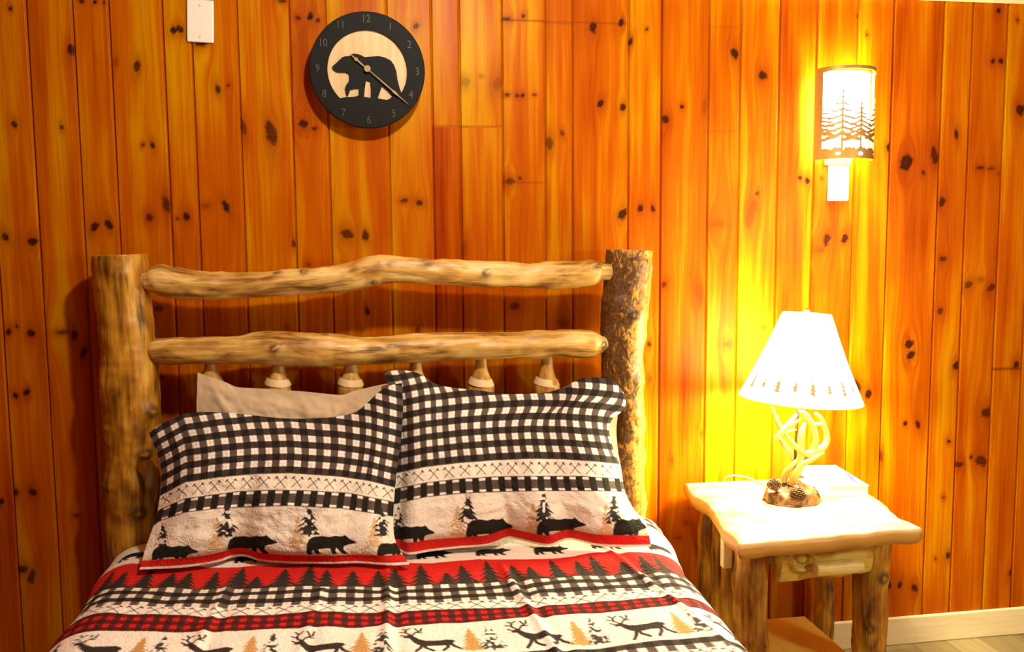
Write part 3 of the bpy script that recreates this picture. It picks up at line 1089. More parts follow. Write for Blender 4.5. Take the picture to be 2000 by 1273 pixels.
# right sham
PT = [(750, 731), (757, 726), (775, 723), (797, 724), (822, 731), (848, 748), (879, 756), (933, 762), (980, 768), (1027, 769), (1068, 766), (1101, 756), (1128, 742),
      (1150, 736), (1179, 739), (1204, 749), (1221, 771)]
PR = [(1221, 771), (1222, 790), (1212, 806), (1196, 818), (1190, 842), (1199, 879), (1213, 916), (1220, 957), (1238, 994), (1262, 1022), (1272, 1067)]
PB = [(765, 1078), (781, 1076), (800, 1083), (845, 1076), (900, 1070), (950, 1066), (985, 1054), (997, 1051), (1012, 1054), (1068, 1066), (1095, 1058), (1112, 1054), (1130, 1057),
      (1169, 1066), (1220, 1068), (1272, 1067)]
PL = [(750, 731), (762, 760), (770, 800), (772, 880), (770, 960), (764, 1030), (765, 1078)]
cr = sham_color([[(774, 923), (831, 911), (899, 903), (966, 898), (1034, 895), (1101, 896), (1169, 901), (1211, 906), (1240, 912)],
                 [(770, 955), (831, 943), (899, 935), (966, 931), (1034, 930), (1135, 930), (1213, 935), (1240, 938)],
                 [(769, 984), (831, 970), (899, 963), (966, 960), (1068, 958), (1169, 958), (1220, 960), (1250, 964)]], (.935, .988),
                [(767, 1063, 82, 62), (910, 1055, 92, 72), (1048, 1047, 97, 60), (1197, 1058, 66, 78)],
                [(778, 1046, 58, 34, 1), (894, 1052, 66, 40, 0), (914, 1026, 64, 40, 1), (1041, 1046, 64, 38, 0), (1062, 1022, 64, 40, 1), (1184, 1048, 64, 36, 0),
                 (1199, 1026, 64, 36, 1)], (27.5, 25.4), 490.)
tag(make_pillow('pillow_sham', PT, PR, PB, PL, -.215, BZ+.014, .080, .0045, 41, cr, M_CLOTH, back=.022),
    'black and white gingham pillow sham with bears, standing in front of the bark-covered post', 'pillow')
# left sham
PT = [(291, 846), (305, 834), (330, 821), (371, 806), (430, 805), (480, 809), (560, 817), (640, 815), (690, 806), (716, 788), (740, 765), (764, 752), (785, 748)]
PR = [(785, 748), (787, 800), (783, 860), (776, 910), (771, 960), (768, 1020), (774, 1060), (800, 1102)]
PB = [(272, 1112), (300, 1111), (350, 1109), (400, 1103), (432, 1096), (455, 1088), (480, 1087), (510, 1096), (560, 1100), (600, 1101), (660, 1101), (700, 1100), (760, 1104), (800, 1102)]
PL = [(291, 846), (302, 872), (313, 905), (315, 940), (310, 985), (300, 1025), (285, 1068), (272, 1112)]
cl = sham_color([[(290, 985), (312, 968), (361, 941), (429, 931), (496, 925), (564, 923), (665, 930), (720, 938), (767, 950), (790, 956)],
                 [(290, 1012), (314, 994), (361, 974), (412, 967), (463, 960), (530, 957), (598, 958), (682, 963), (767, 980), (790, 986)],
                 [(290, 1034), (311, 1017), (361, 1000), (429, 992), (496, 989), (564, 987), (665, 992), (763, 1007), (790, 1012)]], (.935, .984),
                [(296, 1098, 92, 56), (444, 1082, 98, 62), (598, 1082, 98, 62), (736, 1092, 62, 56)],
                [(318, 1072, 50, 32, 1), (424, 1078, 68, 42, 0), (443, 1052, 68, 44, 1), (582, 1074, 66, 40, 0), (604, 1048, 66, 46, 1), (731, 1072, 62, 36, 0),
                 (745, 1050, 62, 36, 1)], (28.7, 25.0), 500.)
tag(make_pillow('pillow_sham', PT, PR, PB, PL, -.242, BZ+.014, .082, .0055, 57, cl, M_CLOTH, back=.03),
    'black and white gingham pillow sham with bears, leaning in front of the plain beige pillow', 'pillow')
# beige pillows behind


def beige(u, v, PX, du, dv):
    c = np.empty((len(u), 3))
    c[:] = (.60, .48, .30)
    return c


tag(make_pillow('pillow', [(386, 727), (402, 733), (440, 746), (466, 756), (520, 759), (600, 765), (665, 771), (690, 764), (740, 752), (800, 742)],
                [(800, 742), (806, 800), (800, 900), (790, 1030)], [(395, 1032), (500, 1036), (650, 1034), (790, 1030)],
                [(386, 727), (385, 760), (384, 800), (388, 900), (395, 1032)], -.178, BZ+.016, .026, .011, 73, beige, M_PLAIN, 120, 100, .16, back=.004),
    'plain beige pillow standing against the headboard behind the left gingham sham', 'pillow')
tag(make_pillow('pillow', [(840, 800), (900, 806), (1000, 810), (1100, 806), (1180, 796), (1207, 806)],
                [(1207, 806), (1204, 840), (1207, 880), (1214, 920), (1226, 1016)], [(850, 1022), (950, 1022), (1100, 1020), (1226, 1016)],
                [(840, 800), (842, 860), (846, 930), (850, 1022)], -.172, BZ+.016, .012, .004, 83, beige, M_PLAIN, 100, 80, .16, back=.004),
    'plain cream pillow almost hidden behind the right gingham sham, beside the bark-covered post', 'pillow')

# ------------------------------------------------------------------ wall clock
cx, cz = [float(q) for q in at(718, 137, Y=-.055)[[0, 2]]]
CR = px2r(111.5, (cx, -.055, cz))
clock = thing('wall_clock', 'round black wall clock with a walking bear cut-out on the plank wall', 'clock', (cx, 0, cz))
M_BLK = plain('black_metal', (.0045, .0045, .0028), .6, .15)
M_CWOOD = log_mat('clock_backing', (.62, .42, .2), (.74, .54, .28), (.84, .66, .40), ch=-1)
ang = np.linspace(0, 2*math.pi, 96, endpoint=False)
V, F = [], []
Rin = CR*.69
for (r_, y_) in ((CR, -.048), (CR, -.055), (CR-.002, -.057), (Rin, -.057), (Rin, -.049)):
    V.append(np.stack([cx+np.cos(ang)*r_, np.full(96, y_), cz+np.sin(ang)*r_], 1))
for i in range(4):
    for j in range(96):
        q = (j+1) % 96
        F.append((i*96+j, i*96+q, (i+1)*96+q, (i+1)*96+j))
me = mesh_np('face_ring', np.vstack(V), F, False)
fix_normals(me)
obj('face_ring', me, M_BLK, clock)
t = NT('pale_wood_disc')
p = t.n('ShaderNodeSeparateXYZ', i0=t.n('ShaderNodeNewGeometry').outputs['Position'])
nz = t.noise(t.vec(p.outputs[0], 0.0, t.math('MULTIPLY', p.outputs[2], .05)), 60, 3)
t.bsdf(t.ramp(nz, [(.3, (.56, .38, .16)), (.7, (.70, .52, .27))]), .5, .3)
dv = [(cx+math.cos(a)*CR*.97, cz+math.sin(a)*CR*.97) for a in ang]
obj('backing_disc', prism_me('backing_disc', dv, -.0485, -.042), t.m, clock)['label'] = 'pale wooden backing disc'


def ck(px_, py_):       # clock drawing units (radius 541) to metres
    return (cx+(px_-630)/541*CR, cz-(py_-634)/541*CR)


bearp = [(303, 608), (345, 570), (395, 522), (420, 512), (465, 508), (490, 488), (525, 485), (565, 494), (605, 514), (680, 506), (740, 501), (800, 515), (850, 540), (880, 580),
         (900, 640), (910, 720), (930, 800), (950, 858), (905, 915), (868, 910), (858, 862), (800, 800), (765, 775), (742, 830), (715, 905), (655, 905), (660, 820), (655, 735), (614, 722),
         (600, 800), (588, 900), (546, 890), (545, 797), (500, 806), (462, 816), (452, 850), (440, 876), (428, 862), (416, 800), (430, 772), (455, 740), (460, 690), (455, 668), (430, 655), (350, 656), (312, 632)]
obj('bear_cutout', prism_me('bear_cutout', [ck(*q) for q in bearp], -.056, -.049), M_BLK, clock)
gr = [(345, 880), (362, 902), (400, 892), (440, 888), (500, 884), (548, 868), (600, 884), (650, 892), (715, 892), (760, 902), (805, 908), (835, 895), (862, 868), (900, 852), (935, 868)]
gr += [(630+380*math.cos(a), 634+380*math.sin(a)) for a in np.radians(np.linspace(38, 142, 24))]
obj('ground_cutout', prism_me('ground_cutout', [ck(*q) for q in gr], -.0565, -.049), M_BLK, clock)
M_NUM = plain('dull_bronze_numerals', (.060, .040, .020), .5, .3)
M_BRASS = plain('brass_hands', (.22, .14, .040), .35, .5, Metallic=.4)
npos = {12: (625, 165), 1: (852, 232), 2: (1028, 392), 3: (1098, 642), 4: (1035, 858), 5: (868, 1036), 6: (632, 1100), 7: (395, 1036), 8: (222, 862), 9: (165, 630), 10: (222, 395), 11: (388, 228)}
for k, (a, b) in npos.items():
    cu = bpy.data.curves.new('numeral', 'FONT')
    cu.body = str(k)
    cu.size = .030
    cu.align_x, cu.align_y = 'CENTER', 'CENTER'
    cu.extrude = .0008
    tmp = bpy.data.objects.new('numeral_tmp', cu)
    COL.objects.link(tmp)
    dg = bpy.context.evaluated_depsgraph_get()
    me = bpy.data.meshes.new_from_object(tmp.evaluated_get(dg))
    bpy.data.objects.remove(tmp)
    me.name = 'numeral'
    X_, Z_ = ck(a, b)
    me.transform(Matrix.Translation((X_, -.0576, Z_)) @ Matrix.Rotation(math.pi/2, 4, 'X') @ Matrix.Diagonal((.85, 1, 1, 1)))
    me.materials.clear()
    obj('numeral', me, M_NUM, clock)


def hand(name, tip, tail, w, y):
    A, B = np.array(ck(*tail)), np.array(ck(*tip))
    d = (B-A)/np.linalg.norm(B-A)
    n_ = np.array([-d[1], d[0]])
    L_ = np.linalg.norm(B-A)
    pr = [(0, w*.6), (.12, w*.5), (.45, w), (.62, w*.9), (.66, w*2.0), (.72, w*2.0), (.76, w*.9), (1, w*.2)]
    pts = [A+d*L_*s+n_*q for s, q in pr]+[A+d*L_*s-n_*q for s, q in pr[::-1]]
    return obj(name, prism_me(name, pts, y-.0015, y), M_BRASS, clock)


hand('minute_hand', (1008, 952), (600, 604), .0017, -.065)
hand('hour_hand', (470, 492), (650, 650), .0024, -.062)
hx, hz = ck(628, 628)
obj('hub', prism_me('hub', [(hx+math.cos(a)*.009, hz+math.sin(a)*.009) for a in ang[::4]], -.068, -.055), M_BRASS, clock)

obj('movement_box', box_me('movement_box', (cx-.03, -.042, cz-.03), (cx+.03, -.0005, cz+.03), .003), M_BLK, clock)

# ------------------------------------------------------------------ cover plates
M_PLATE = plain('white_plastic_plate', (.84, .78, .66), .35, .5, amp=.03)
M_SCREW = plain('painted_screw', (.70, .60, .46), .4, .5)
for (px_, py_, rot, lab) in ((391, 41, .035, 'white blank cover plate on the planks above the left bed post, left of the clock'),
                             (1638, 356, .0, 'white blank cover plate right below the lit wall sconce')):
    P = at(px_, py_, Y=-.006)
    pl = thing('cover_plate', lab, 'wall plate', (P[0], 0, P[2]))
    me = box_me('plate', (-.0355, -.0075, -.0575), (.0355, 0, .0575), .0035, 3)
    me.transform(Matrix.Translation((P[0], 0, P[2])) @ Matrix.Rotation(rot, 4, 'Y'))
    obj('plate', me, M_PLATE, pl)
    for dz in (.042, -.042):
        bm = bmesh.new()
        bmesh.ops.create_uvsphere(bm, u_segments=16, v_segments=8, radius=.0035)
        for v in bm.verts:
            v.co = Vector((v.co.x, v.co.y*.4, v.co.z))
        sm_ = bpy.data.meshes.new('screw')
        bm.to_mesh(sm_)
        bm.free()
        sm_.transform(Matrix.Translation((P[0]+rot*dz, -.0078, P[2]+dz)))
        obj('screw', sm_, M_SCREW, pl)

# ------------------------------------------------------------------ wall sconce
SX = float((at(1591, 225, Y=-.030)[0]+at(1701, 225, Y=-.030)[0])/2)
SR = float((at(1701, 225, Y=-.012)[0]-at(1591, 225, Y=-.012)[0])/2)
SZ0, SZ1 = float(at(1645, 312, Y=-.06)[2]), float(at(1645, 133, Y=-.06)[2])
SDP = .085
sconce = thing('wall_sconce', 'lit half-round metal wall sconce with cut-out pine trees, above its white plate', 'wall lamp', (SX, 0, SZ0))
M_BRONZE = plain('bronzed_metal', (.42, .24, .05), .45, .5, Metallic=.3)
M_BLKRIM = M_BRONZE


def half_pts(u, r_, dp, off):
    a = math.pi*(1-u)
    return SX+np.cos(a)*r_, -off-np.sin(a)*dp


NU, NVs = 240, 300
uc, hc = (np.arange(NU)+.5)/NU, (np.arange(NVs)+.5)/NVs
# drawing coordinate across the visible front: x 0..1 as seen, from the half-circle
UX = (1-np.cos(math.pi*uc))/2
X_, H_ = np.meshgrid(UX, hc, indexing='ij')
metal = (H_ < .11 + .018*vnoise(X_*14, X_*0, 3) + .012*vnoise(X_*37, X_*0, 4)) | (H_ > .962) | (X_ < .040) | (X_ > .985)
metal |= H_ > .935 + .05*np.sin(math.pi*np.clip(X_, 0, 1))
for k, (tx, tb, tt_, wd) in enumerate(((.27, .10, .74, .27), (.57, .10, .60, .30), (.93, .12, .66, .26), (.02, .12, .60, .18))):
    metal |= (np.abs(X_-tx) < np.where(H_ < .55, .017, .010)) & (H_ > tb) & (H_ < tt_)
    nt = 8
    for q in range(nt):
        f_ = q/(nt-1)
        hh = tb + .18 + (tt_-tb-.19)*f_
        hw = wd*(1-f_)**.9+.02
        dx_ = np.abs(X_-tx)
        th_ = (.026 if q == 0 else .018)*(1-f_*.72)
        droop = hh-.085*(dx_/.27)**.8*(1-.5*f_)+.03*np.clip(dx_/hw-.6, 0, 1)
        metal |= (dx_ < hw) & (np.abs(H_-droop+.006*vnoise(X_*60, X_*0+q, 7)) < th_*(1-.30*dx_/hw))
for (hx_, hh_, hr) in ((.22, .055, .022), (.57, .052, .030), (.90, .055, .016)):
    metal &= ~(((X_-hx_)/hr/1.5)**2+((H_-hh_)/hr*1.6)**2 < 1)
ug, hg = np.linspace(0, 1, NU+1), np.linspace(0, 1, NVs+1)
gx_, gy_ = half_pts(ug, SR, SDP, .030)
V = np.stack([np.repeat(gx_[:, None], NVs+1, 1), np.repeat(gy_[:, None], NVs+1, 1), np.repeat((SZ0+(SZ1-SZ0)*hg)[None], NU+1, 0)], 2).reshape(-1, 3)
F = grid_faces(NU+1, NVs+1)[metal.ravel()]
used = np.unique(F)
rm = np.full(len(V), -1)
rm[used] = np.arange(len(used))
me = mesh_np('pierced_shade', V[used], rm[F], True)
so = obj('pierced_shade', me, M_BRONZE, sconce)
md = so.modifiers.new('gauge', 'SOLIDIFY')
md.thickness = .0016
obj('backplate', box_me('backplate', (SX-.045, -.012, SZ0-.012), (SX+.045, 0, SZ1-.03), .002), M_BRONZE, sconce)
t = NT('lit_sconce_liner')
e = t.n('ShaderNodeEmission', Color=(1.0, .96, .66), Strength=26.0)
t.t.links.new(e.outputs[0], t.out.inputs[0])
M_GLOW = t.m
gx_, gy_ = half_pts(np.linspace(0.04, .96, 40), SR*.93, SDP*.93, .012)
V = np.stack([np.repeat(gx_[:, None], 2, 1), np.repeat(gy_[:, None], 2, 1), np.repeat(np.array([[SZ0+.012, SZ1-.012]]), 40, 0)], 2).reshape(-1, 3)
lin = obj('liner', mesh_np('liner', V, grid_faces(40, 2)), M_GLOW, sconce)
lin['label'] = 'glowing white liner'
bulb = lathe_me('bulb', [(0, -.03), (.012, -.028), (.013, -.012), (.026, .012), (.028, .028), (.018, .045), (0, .05)], 24, (SX, -.050, (SZ0+SZ1)/2))
obj('bulb', bulb, M_GLOW, sconce)
L = light('sconce_bulb_light', (SX, -.050, (SZ0+SZ1)/2+.02), 140, (1, 1, .60), .03)
L.parent = sconce
L.matrix_parent_inverse = Matrix.Translation(-sconce.location)

# ------------------------------------------------------------------ nightstand
TZ = .600
ns = thing('nightstand', 'rustic log nightstand with one drawer, a live-edge top and a low shelf', 'nightstand', (1.21, -.30, 0))
BLc, FLc, FRc = at(1335, 942, Z=TZ), at(1441, 1062, Z=TZ), at(1804, 1030, Z=TZ)
RMc = at(1745, 985, Z=TZ)
BRc = np.array([FRc[0]+.045, BLc[1]-.012, TZ])


def edge(A, B, n, amp, seed, nrm):
    t_ = np.linspace(0, 1, n, endpoint=False)
    w = amp*(vnoise(t_*5+seed, t_*0, seed)+.5*vnoise(t_*13, t_*0+3, seed))*np.minimum(1, 8*np.minimum(t_, 1-t_))
    return [A+(B-A)*a+np.array(nrm)*b for a, b in zip(t_, w)]


outl = edge(BLc, FLc, 46, .012, 3, (1, .1, 0))+edge(FLc, FRc, 46, .008, 5, (0, 1, 0))+edge(FRc, BRc, 46, .014, 7, (1, 0, 0))+edge(BRc, BLc, 40, .001, 9, (0, 1, 0))
outl = np.array(outl)
cen = outl.mean(0)
nO = len(outl)
V, F = [], []
prof = [(.0, .0), (.55, 0), (.9, 0), (.972, -.001), (.992, -.006), (1.0, -.016), (.992, -.030), (.965, -.044), (.90, -.047), (.5, -.047), (0.0, -.047)]
prof = prof[1:-1]
ga = []
for (sc_, dz) in prof:
    w = cen[None]+(outl-cen[None])*sc_
    w[:, 2] = TZ+dz + (.002*vnoise(w[:, 0]*25, w[:, 1]*25, 31) if dz < -.002 else 0)
    V.append(w)
nP = len(prof)
for i in range(nP-1):
    for j in range(nO):
        q = (j+1) % nO
        F.append((i*nO+j, i*nO+q, (i+1)*nO+q, (i+1)*nO+j))
V = np.vstack(V+[cen[None]+[[0, 0, 0]], cen[None]-[[0, 0, .047]]])
V[-2, 2] = TZ
for j in range(nO):
    q = (j+1) % nO
    F.append((j, q, nP*nO))
    F.append(((nP-1)*nO+q, (nP-1)*nO+j, nP*nO+1))
M_TOP = log_mat('nightstand_top', (.42, .21, .05), (.66, .44, .16), (.82, .64, .32), capc=(.56, .30, .045), ch=.15)
A = dict(ga=V[:, 2]*2, gb=V[:, 1], gl=V[:, 0], knot=np.zeros(len(V)), cap=np.concatenate([np.repeat([0, 0, .0, .35, .9, 1, 1, 1, .9][:nP], nO), [0, 0]]), seed=np.full(len(V), 2.2))
me = mesh_np('tabletop', V, F, True, A)
fix_normals(me)
obj('tabletop', me, M_TOP, ns)
TU = TZ-.046
LEGS = [(1.008, -.405, .052, [0, .004, -.004, 0]), (1.385, -.40, .050, [.012, 0, -.006, .010]), (1.055, -.085, .036, [0, .004, 0, 0]), (1.418, -.085, .036, [0, .006, 0, .004])]
fl = at(1467, 1150, Y=-.405)
LEGS[0] = (float(fl[0]), -.405, px2r(33, fl), LEGS[0][3])
fr_ = at(1701, 1200, Y=-.40)
LEGS[1] = (float(fr_[0]), -.40, px2r(32, fr_), LEGS[1][3])
br_ = at(1607, 1200, Y=-.085)
LEGS[3] = (float(br_[0]), -.085, px2r(18.5, br_), LEGS[3][3])
bl_ = at(1381, 1040, Y=-.085)
LEGS[2] = (float(bl_[0]), -.085, px2r(17, bl_), LEGS[2][3])
for k, (lx_, ly_, lr_, wv) in enumerate(LEGS):
    kn_ = [(.76, 0.2, .026, .006), (.5, -.5, .02, .004)] if k == 1 else [(.45, .4, .012, .003)]
    log('leg', M_TABLE, ns, [(lx_+wv[0], ly_, .004), (lx_+wv[1], ly_, .2), (lx_+wv[2], ly_, .4), (lx_+wv[3], ly_, TU)],
        [lr_*1.02, lr_, lr_, lr_*.92], seg=36, n=80, bump=.003, seed=30+k, knots=kn_)
FLx, FRx, BLx, BRx = LEGS[0][0], LEGS[1][0], LEGS[2][0], LEGS[3][0]
# half-log slats on the side towards the bed
for k, (yy, rr) in enumerate(((-.17, .019), (-.25, .021))):
    f_ = (yy-LEGS[2][1])/(LEGS[0][1]-LEGS[2][1])
    xx = BLx+(FLx-BLx)*f_
    log('side_slat', M_TABLE, ns, [(xx, yy, .17), (xx, yy, .35), (xx, yy, TU)], [rr, rr*.95, rr], seg=20, n=40, bump=.0018, seed=40+k)
obj('side_board', box_me('side_board', (FLx-.055, LEGS[0][1]+.060, TU-.115), (FLx-.030, LEGS[0][1]+.085, TU), .002), M_TRIM, ns)
# aprons
obj('back_apron', box_me('back_apron', (BLx, -.075, TU-.09), (BRx, -.055, TU), .002), M_TRIM, ns)
obj('side_apron', box_me('side_apron', (FRx-.01, -.36, TU-.09), (FRx+.012, -.10, TU), .002), M_TRIM, ns)
obj('side_apron', box_me('side_apron', (BLx+.01, -.36, TU-.09), (BLx+.03, -.10, TU), .002), M_TRIM, ns)
# drawer with a slab front, a carved knot and a split-log pull
DY = -.470
dA, dB = at(1527, 1062, Y=DY), at(1706, 1056, Y=DY)
dC, dD = at(1530, 1139, Y=DY), at(1702, 1122, Y=DY)


def slab(name, X0, X1, Zb0, Zb1, Zt, Yf, Yb_, seed, mat, parent, knots=()):
    nx, nz = 70, 34
    u, v = np.meshgrid(np.linspace(0, 1, nx), np.linspace(0, 1, nz), indexing='ij')
    X = X0+(X1-X0)*u
    zb = Zb0+(Zb1-Zb0)*u+.004*vnoise(u*6+seed, u*0, seed)
    Z = zb+(Zt-zb)*v
    bow = .016*np.sin(math.pi*np.clip(v, .0, 1))**.6+.004*np.minimum(1, 10*np.minimum(u, 1-u))
    Y = Yf+.014-bow+.0018*vnoise(u*9, v*5, seed)
    kn_ = np.zeros_like(X)
    for (kx_, kz_, kr, kh) in knots:
        d = np.hypot(X-kx_, (Z-kz_)*1.0)/kr
        Y -= kh*(np.exp(-((d-.78)/.22)**2)*.9+np.exp(-(d/.3)**2)*.4-.35*np.exp(-((d-.45)/.14)**2))
        kn_ = np.maximum(kn_, .62*np.exp(-((d-.42)/.10)**2))
        kn_ = np.maximum(kn_, .40*np.exp(-((d-1.05)/.07)**2))
    Vf = np.stack([X, Y, Z], 2).reshape(-1, 3)
    Vb = Vf.copy()
    Vb[:, 1] = Yb_
    n_ = nx*nz
    Fq = [tuple(f) for f in grid_faces(nx, nz)]+[tuple(f) for f in grid_faces(nx, nz, n_, True)]
    for i in range(nx-1):
        for j in (0, nz-1):
            a, b = i*nz+j, (i+1)*nz+j
            Fq.append((a, b, b+n_, a+n_))
    for j in range(nz-1):
        for i in (0, nx-1):
            a, b = i*nz+j, i*nz+j+1
            Fq.append((a, b, b+n_, a+n_))
    VV = np.vstack([Vf, Vb])
    A_ = dict(ga=VV[:, 1], gb=VV[:, 2], gl=VV[:, 0], knot=np.concatenate([kn_.ravel(), kn_.ravel()*0]), cap=np.zeros(2*n_), seed=np.full(2*n_, seed*.7))
    me = mesh_np(name, VV, Fq, True, A_)
    fix_normals(me)
    o_ = obj(name, me, mat, parent)
    ms = o_.modifiers.new('soft', 'EDGE_SPLIT')
    ms.split_angle = math.radians(50)
    return o_


M_DRAW = log_mat('drawer_slab', (.36, .20, .018), (.70, .49, .060), (.84, .66, .14), ch=.2)
kP = at(1569, 1091, Y=DY-.01)
dr = slab('drawer', float(dA[0]), float(dB[0]), float(dC[2]), float(dD[2]), min(float(dA[2]), TU-.004), DY, DY+.05, 4, M_DRAW, ns,
          [(float(kP[0]), float(kP[2]), px2r(30, kP), .013)])
obj('drawer_box', box_me('drawer_box', (float(dA[0])+.012, DY+.05, float(dD[2])+.012), (float(dB[0])-.03, -.12, TU-.012), .002), M_TRIM, dr)
hA, hB = at(1592, 1112, Y=DY-.030), at(1682, 1103, Y=DY-.030)
M_PULL = log_mat('drawer_pull', (.52, .33, .04), (.86, .68, .16), (.95, .84, .34), ch=-.4)
hd = log('handle', M_PULL, dr, [hA, (hA+hB)/2, hB], [px2r(13, hA), px2r(14, hA), px2r(12, hA)], seg=24, n=30, bump=.001, seed=51)
for f_ in (.2, .8):
    q = hA+(hB-hA)*f_
    hv = log_data([(q[0], DY-.030, q[2]), (q[0], DY, q[2])], [.006, .006], seg=12, n=6, bump=0, seed=1)
    obj('handle_peg', mesh_np('handle_peg', *hv[:2], True, hv[2]), M_SPIN, hd)
# low shelf
sh0 = at(1502, 1204, Z=.15)
obj('shelf', box_me('shelf', (FLx+.01, -.42, .130), (FRx-.02, -.062, .150), .003),
    (lambda t: (t.bsdf(t.ramp(t.noise(t.vec(t.n('ShaderNodeSeparateXYZ', i0=t.n('ShaderNodeNewGeometry').outputs['Position']).outputs[0],
                                              t.math('MULTIPLY', t.n('ShaderNodeSeparateXYZ', i0=t.n('ShaderNodeNewGeometry').outputs['Position']).outputs[1], .08), 0.0), 60, 3),
                              [(.3, (.86, .54, .07)), (.7, (.95, .68, .13))]), .35, .5), t.m)[1])(NT('varnished_shelf')), ns)

# ------------------------------------------------------------------ book on the nightstand
bk = thing('book', 'white softcover book with blue marks lying on the nightstand behind the lamp', 'book', (1.42, -.2, TZ))
BT = TZ+.030
b1, b2 = at(1632, 908, Z=BT), at(1698, 948, Z=BT)
dirv = (b2-b1)
dirv /= np.linalg.norm(dirv)
b1 = b2-dirv*min(.25, np.linalg.norm(b2-b1)+.0)
side = np.array([dirv[1], -dirv[0], 0.0])   # to the left
if side[0] > 0:
    side = -side
wB = .115
c4 = [b1, b2, b2+side*wB, b1+side*wB]


def bbox_poly(name, pts, z0, z1, mat, parent, bev=.0012):
    bm = bmesh.new()
    lo = [bm.verts.new((p[0], p[1], z0)) for p in pts]
    hi = [bm.verts.new((p[0], p[1], z1)) for p in pts]
    bm.faces.new(lo[::-1])
    bm.faces.new(hi)
    for i in range(4):
        j = (i+1) % 4
        bm.faces.new((lo[i], lo[j], hi[j], hi[i]))
    bmesh.ops.recalc_face_normals(bm, faces=bm.faces[:])
    bmesh.ops.bevel(bm, geom=bm.edges[:], offset=bev, segments=2, affect='EDGES')
    me = bpy.data.meshes.new(name)
    bm.to_mesh(me)
    bm.free()
    return obj(name, me, mat, parent)


M_PAPER = plain('book_pages', (.86, .80, .66), .8, .2, 400, .06)
inn = [p+(np.mean(c4, 0)-p)*.03 for p in c4]
bbox_poly('pages', inn, TZ+.003, BT-.0015, M_PAPER, bk)
# cover with printed blue shapes
nx, ny = 120, 160
u, v = np.meshgrid(np.linspace(0, 1, nx), np.linspace(0, 1, ny), indexing='ij')
G = c4[3][None, None]*(1-u[..., None])*(1-v[..., None])+c4[0][None, None]*u[..., None]*(1-v[..., None]) \
    + c4[2][None, None]*(1-u[..., None])*v[..., None]+c4[1][None, None]*u[..., None]*v[..., None]
G = G.reshape(-1, 3)
uf, vf = u.ravel(), v.ravel()
colr = np.full((len(G), 3), .86)
blue = inpoly(uf, vf, [(.985, .22), (.97, .34), (.80, .62), (.72, .88), (.90, .90), (.86, .70), (.985, .62)]) | inpoly(uf, vf, [(.45, .12), (.34, .22), (.44, .32), (.40, .22)])
colr[blue] = (.02, .05, .42)
me = mesh_np('cover', np.vstack([G+[[0, 0, 0]], G-[[0, 0, .0015]]]), np.vstack([grid_faces(nx, ny), grid_faces(nx, ny, nx*ny, True)]), True, colors=np.vstack([colr, colr]))
t = NT('glossy_cover')
t.bsdf(t.attr('print').outputs['Color'], .3, .5)
obj('cover', me, t.m, bk)
bbox_poly('back_cover', c4, TZ+.0005, TZ+.003, plain('white_card', (.85, .83, .78), .4, .4), bk, .0005)

# ------------------------------------------------------------------ table lamp
LB = at(1546, 968, Z=TZ+.012)
LX, LY = float(LB[0]), float(LB[1])
lamp = thing('table_lamp', 'lit table lamp with antler stem, pinecone base and white cone shade', 'table lamp', (LX, LY, TZ))
lr = px2r(55, LB)
# rocky resin base
prof = [(0, .0), (.96, .0), (1.0, .006), (.99, .018), (.93, .028), (.84, .032), (.66, .036), (.45, .046), (.25, .060), (0, .066)]
V, F = [], []
seg = 72
ang = np.linspace(0, 2*math.pi, seg, endpoint=False)
pr = catmull(np.array(prof), 40)
for (r_, z_) in pr:
    rr = max(r_, 0)*lr*(1+.05*vnoise(np.cos(ang)*3, np.sin(ang)*3, 2)+.03*vnoise(np.cos(ang)*9, np.sin(ang)*9+z_*60, 3))
    V.append(np.stack([LX+np.cos(ang)*rr, LY+np.sin(ang)*rr*.86, TZ+.0005+np.maximum(0, z_+.006*vnoise(np.cos(ang)*r_*7, np.sin(ang)*r_*7, 4)*(z_ > .01))], 1))
for i in range(len(pr)-1):
    for j in range(seg):
        q = (j+1) % seg
        F.append((i*seg+j, i*seg+q, (i+1)*seg+q, (i+1)*seg+j))
me = mesh_np('base', np.vstack(V), F)
fix_normals(me)
M_RESIN = log_mat('resin_bark', (.12, .045, .010), (.42, .20, .05), (.66, .40, .14), ch=.9)
t = NT('resin_base')
co = t.n('ShaderNodeTexCoord').outputs['Object']
nz = t.noise(co, 55, 4, .65, .8)
t.bsdf(t.ramp(nz, [(.38, (.016, .005, .001)), (.48, (.09, .035, .006)), (.68, (.21, .10, .025))]), .45, .5, t.bump(nz, .6, .006))
obj('base', me, t.m, lamp)


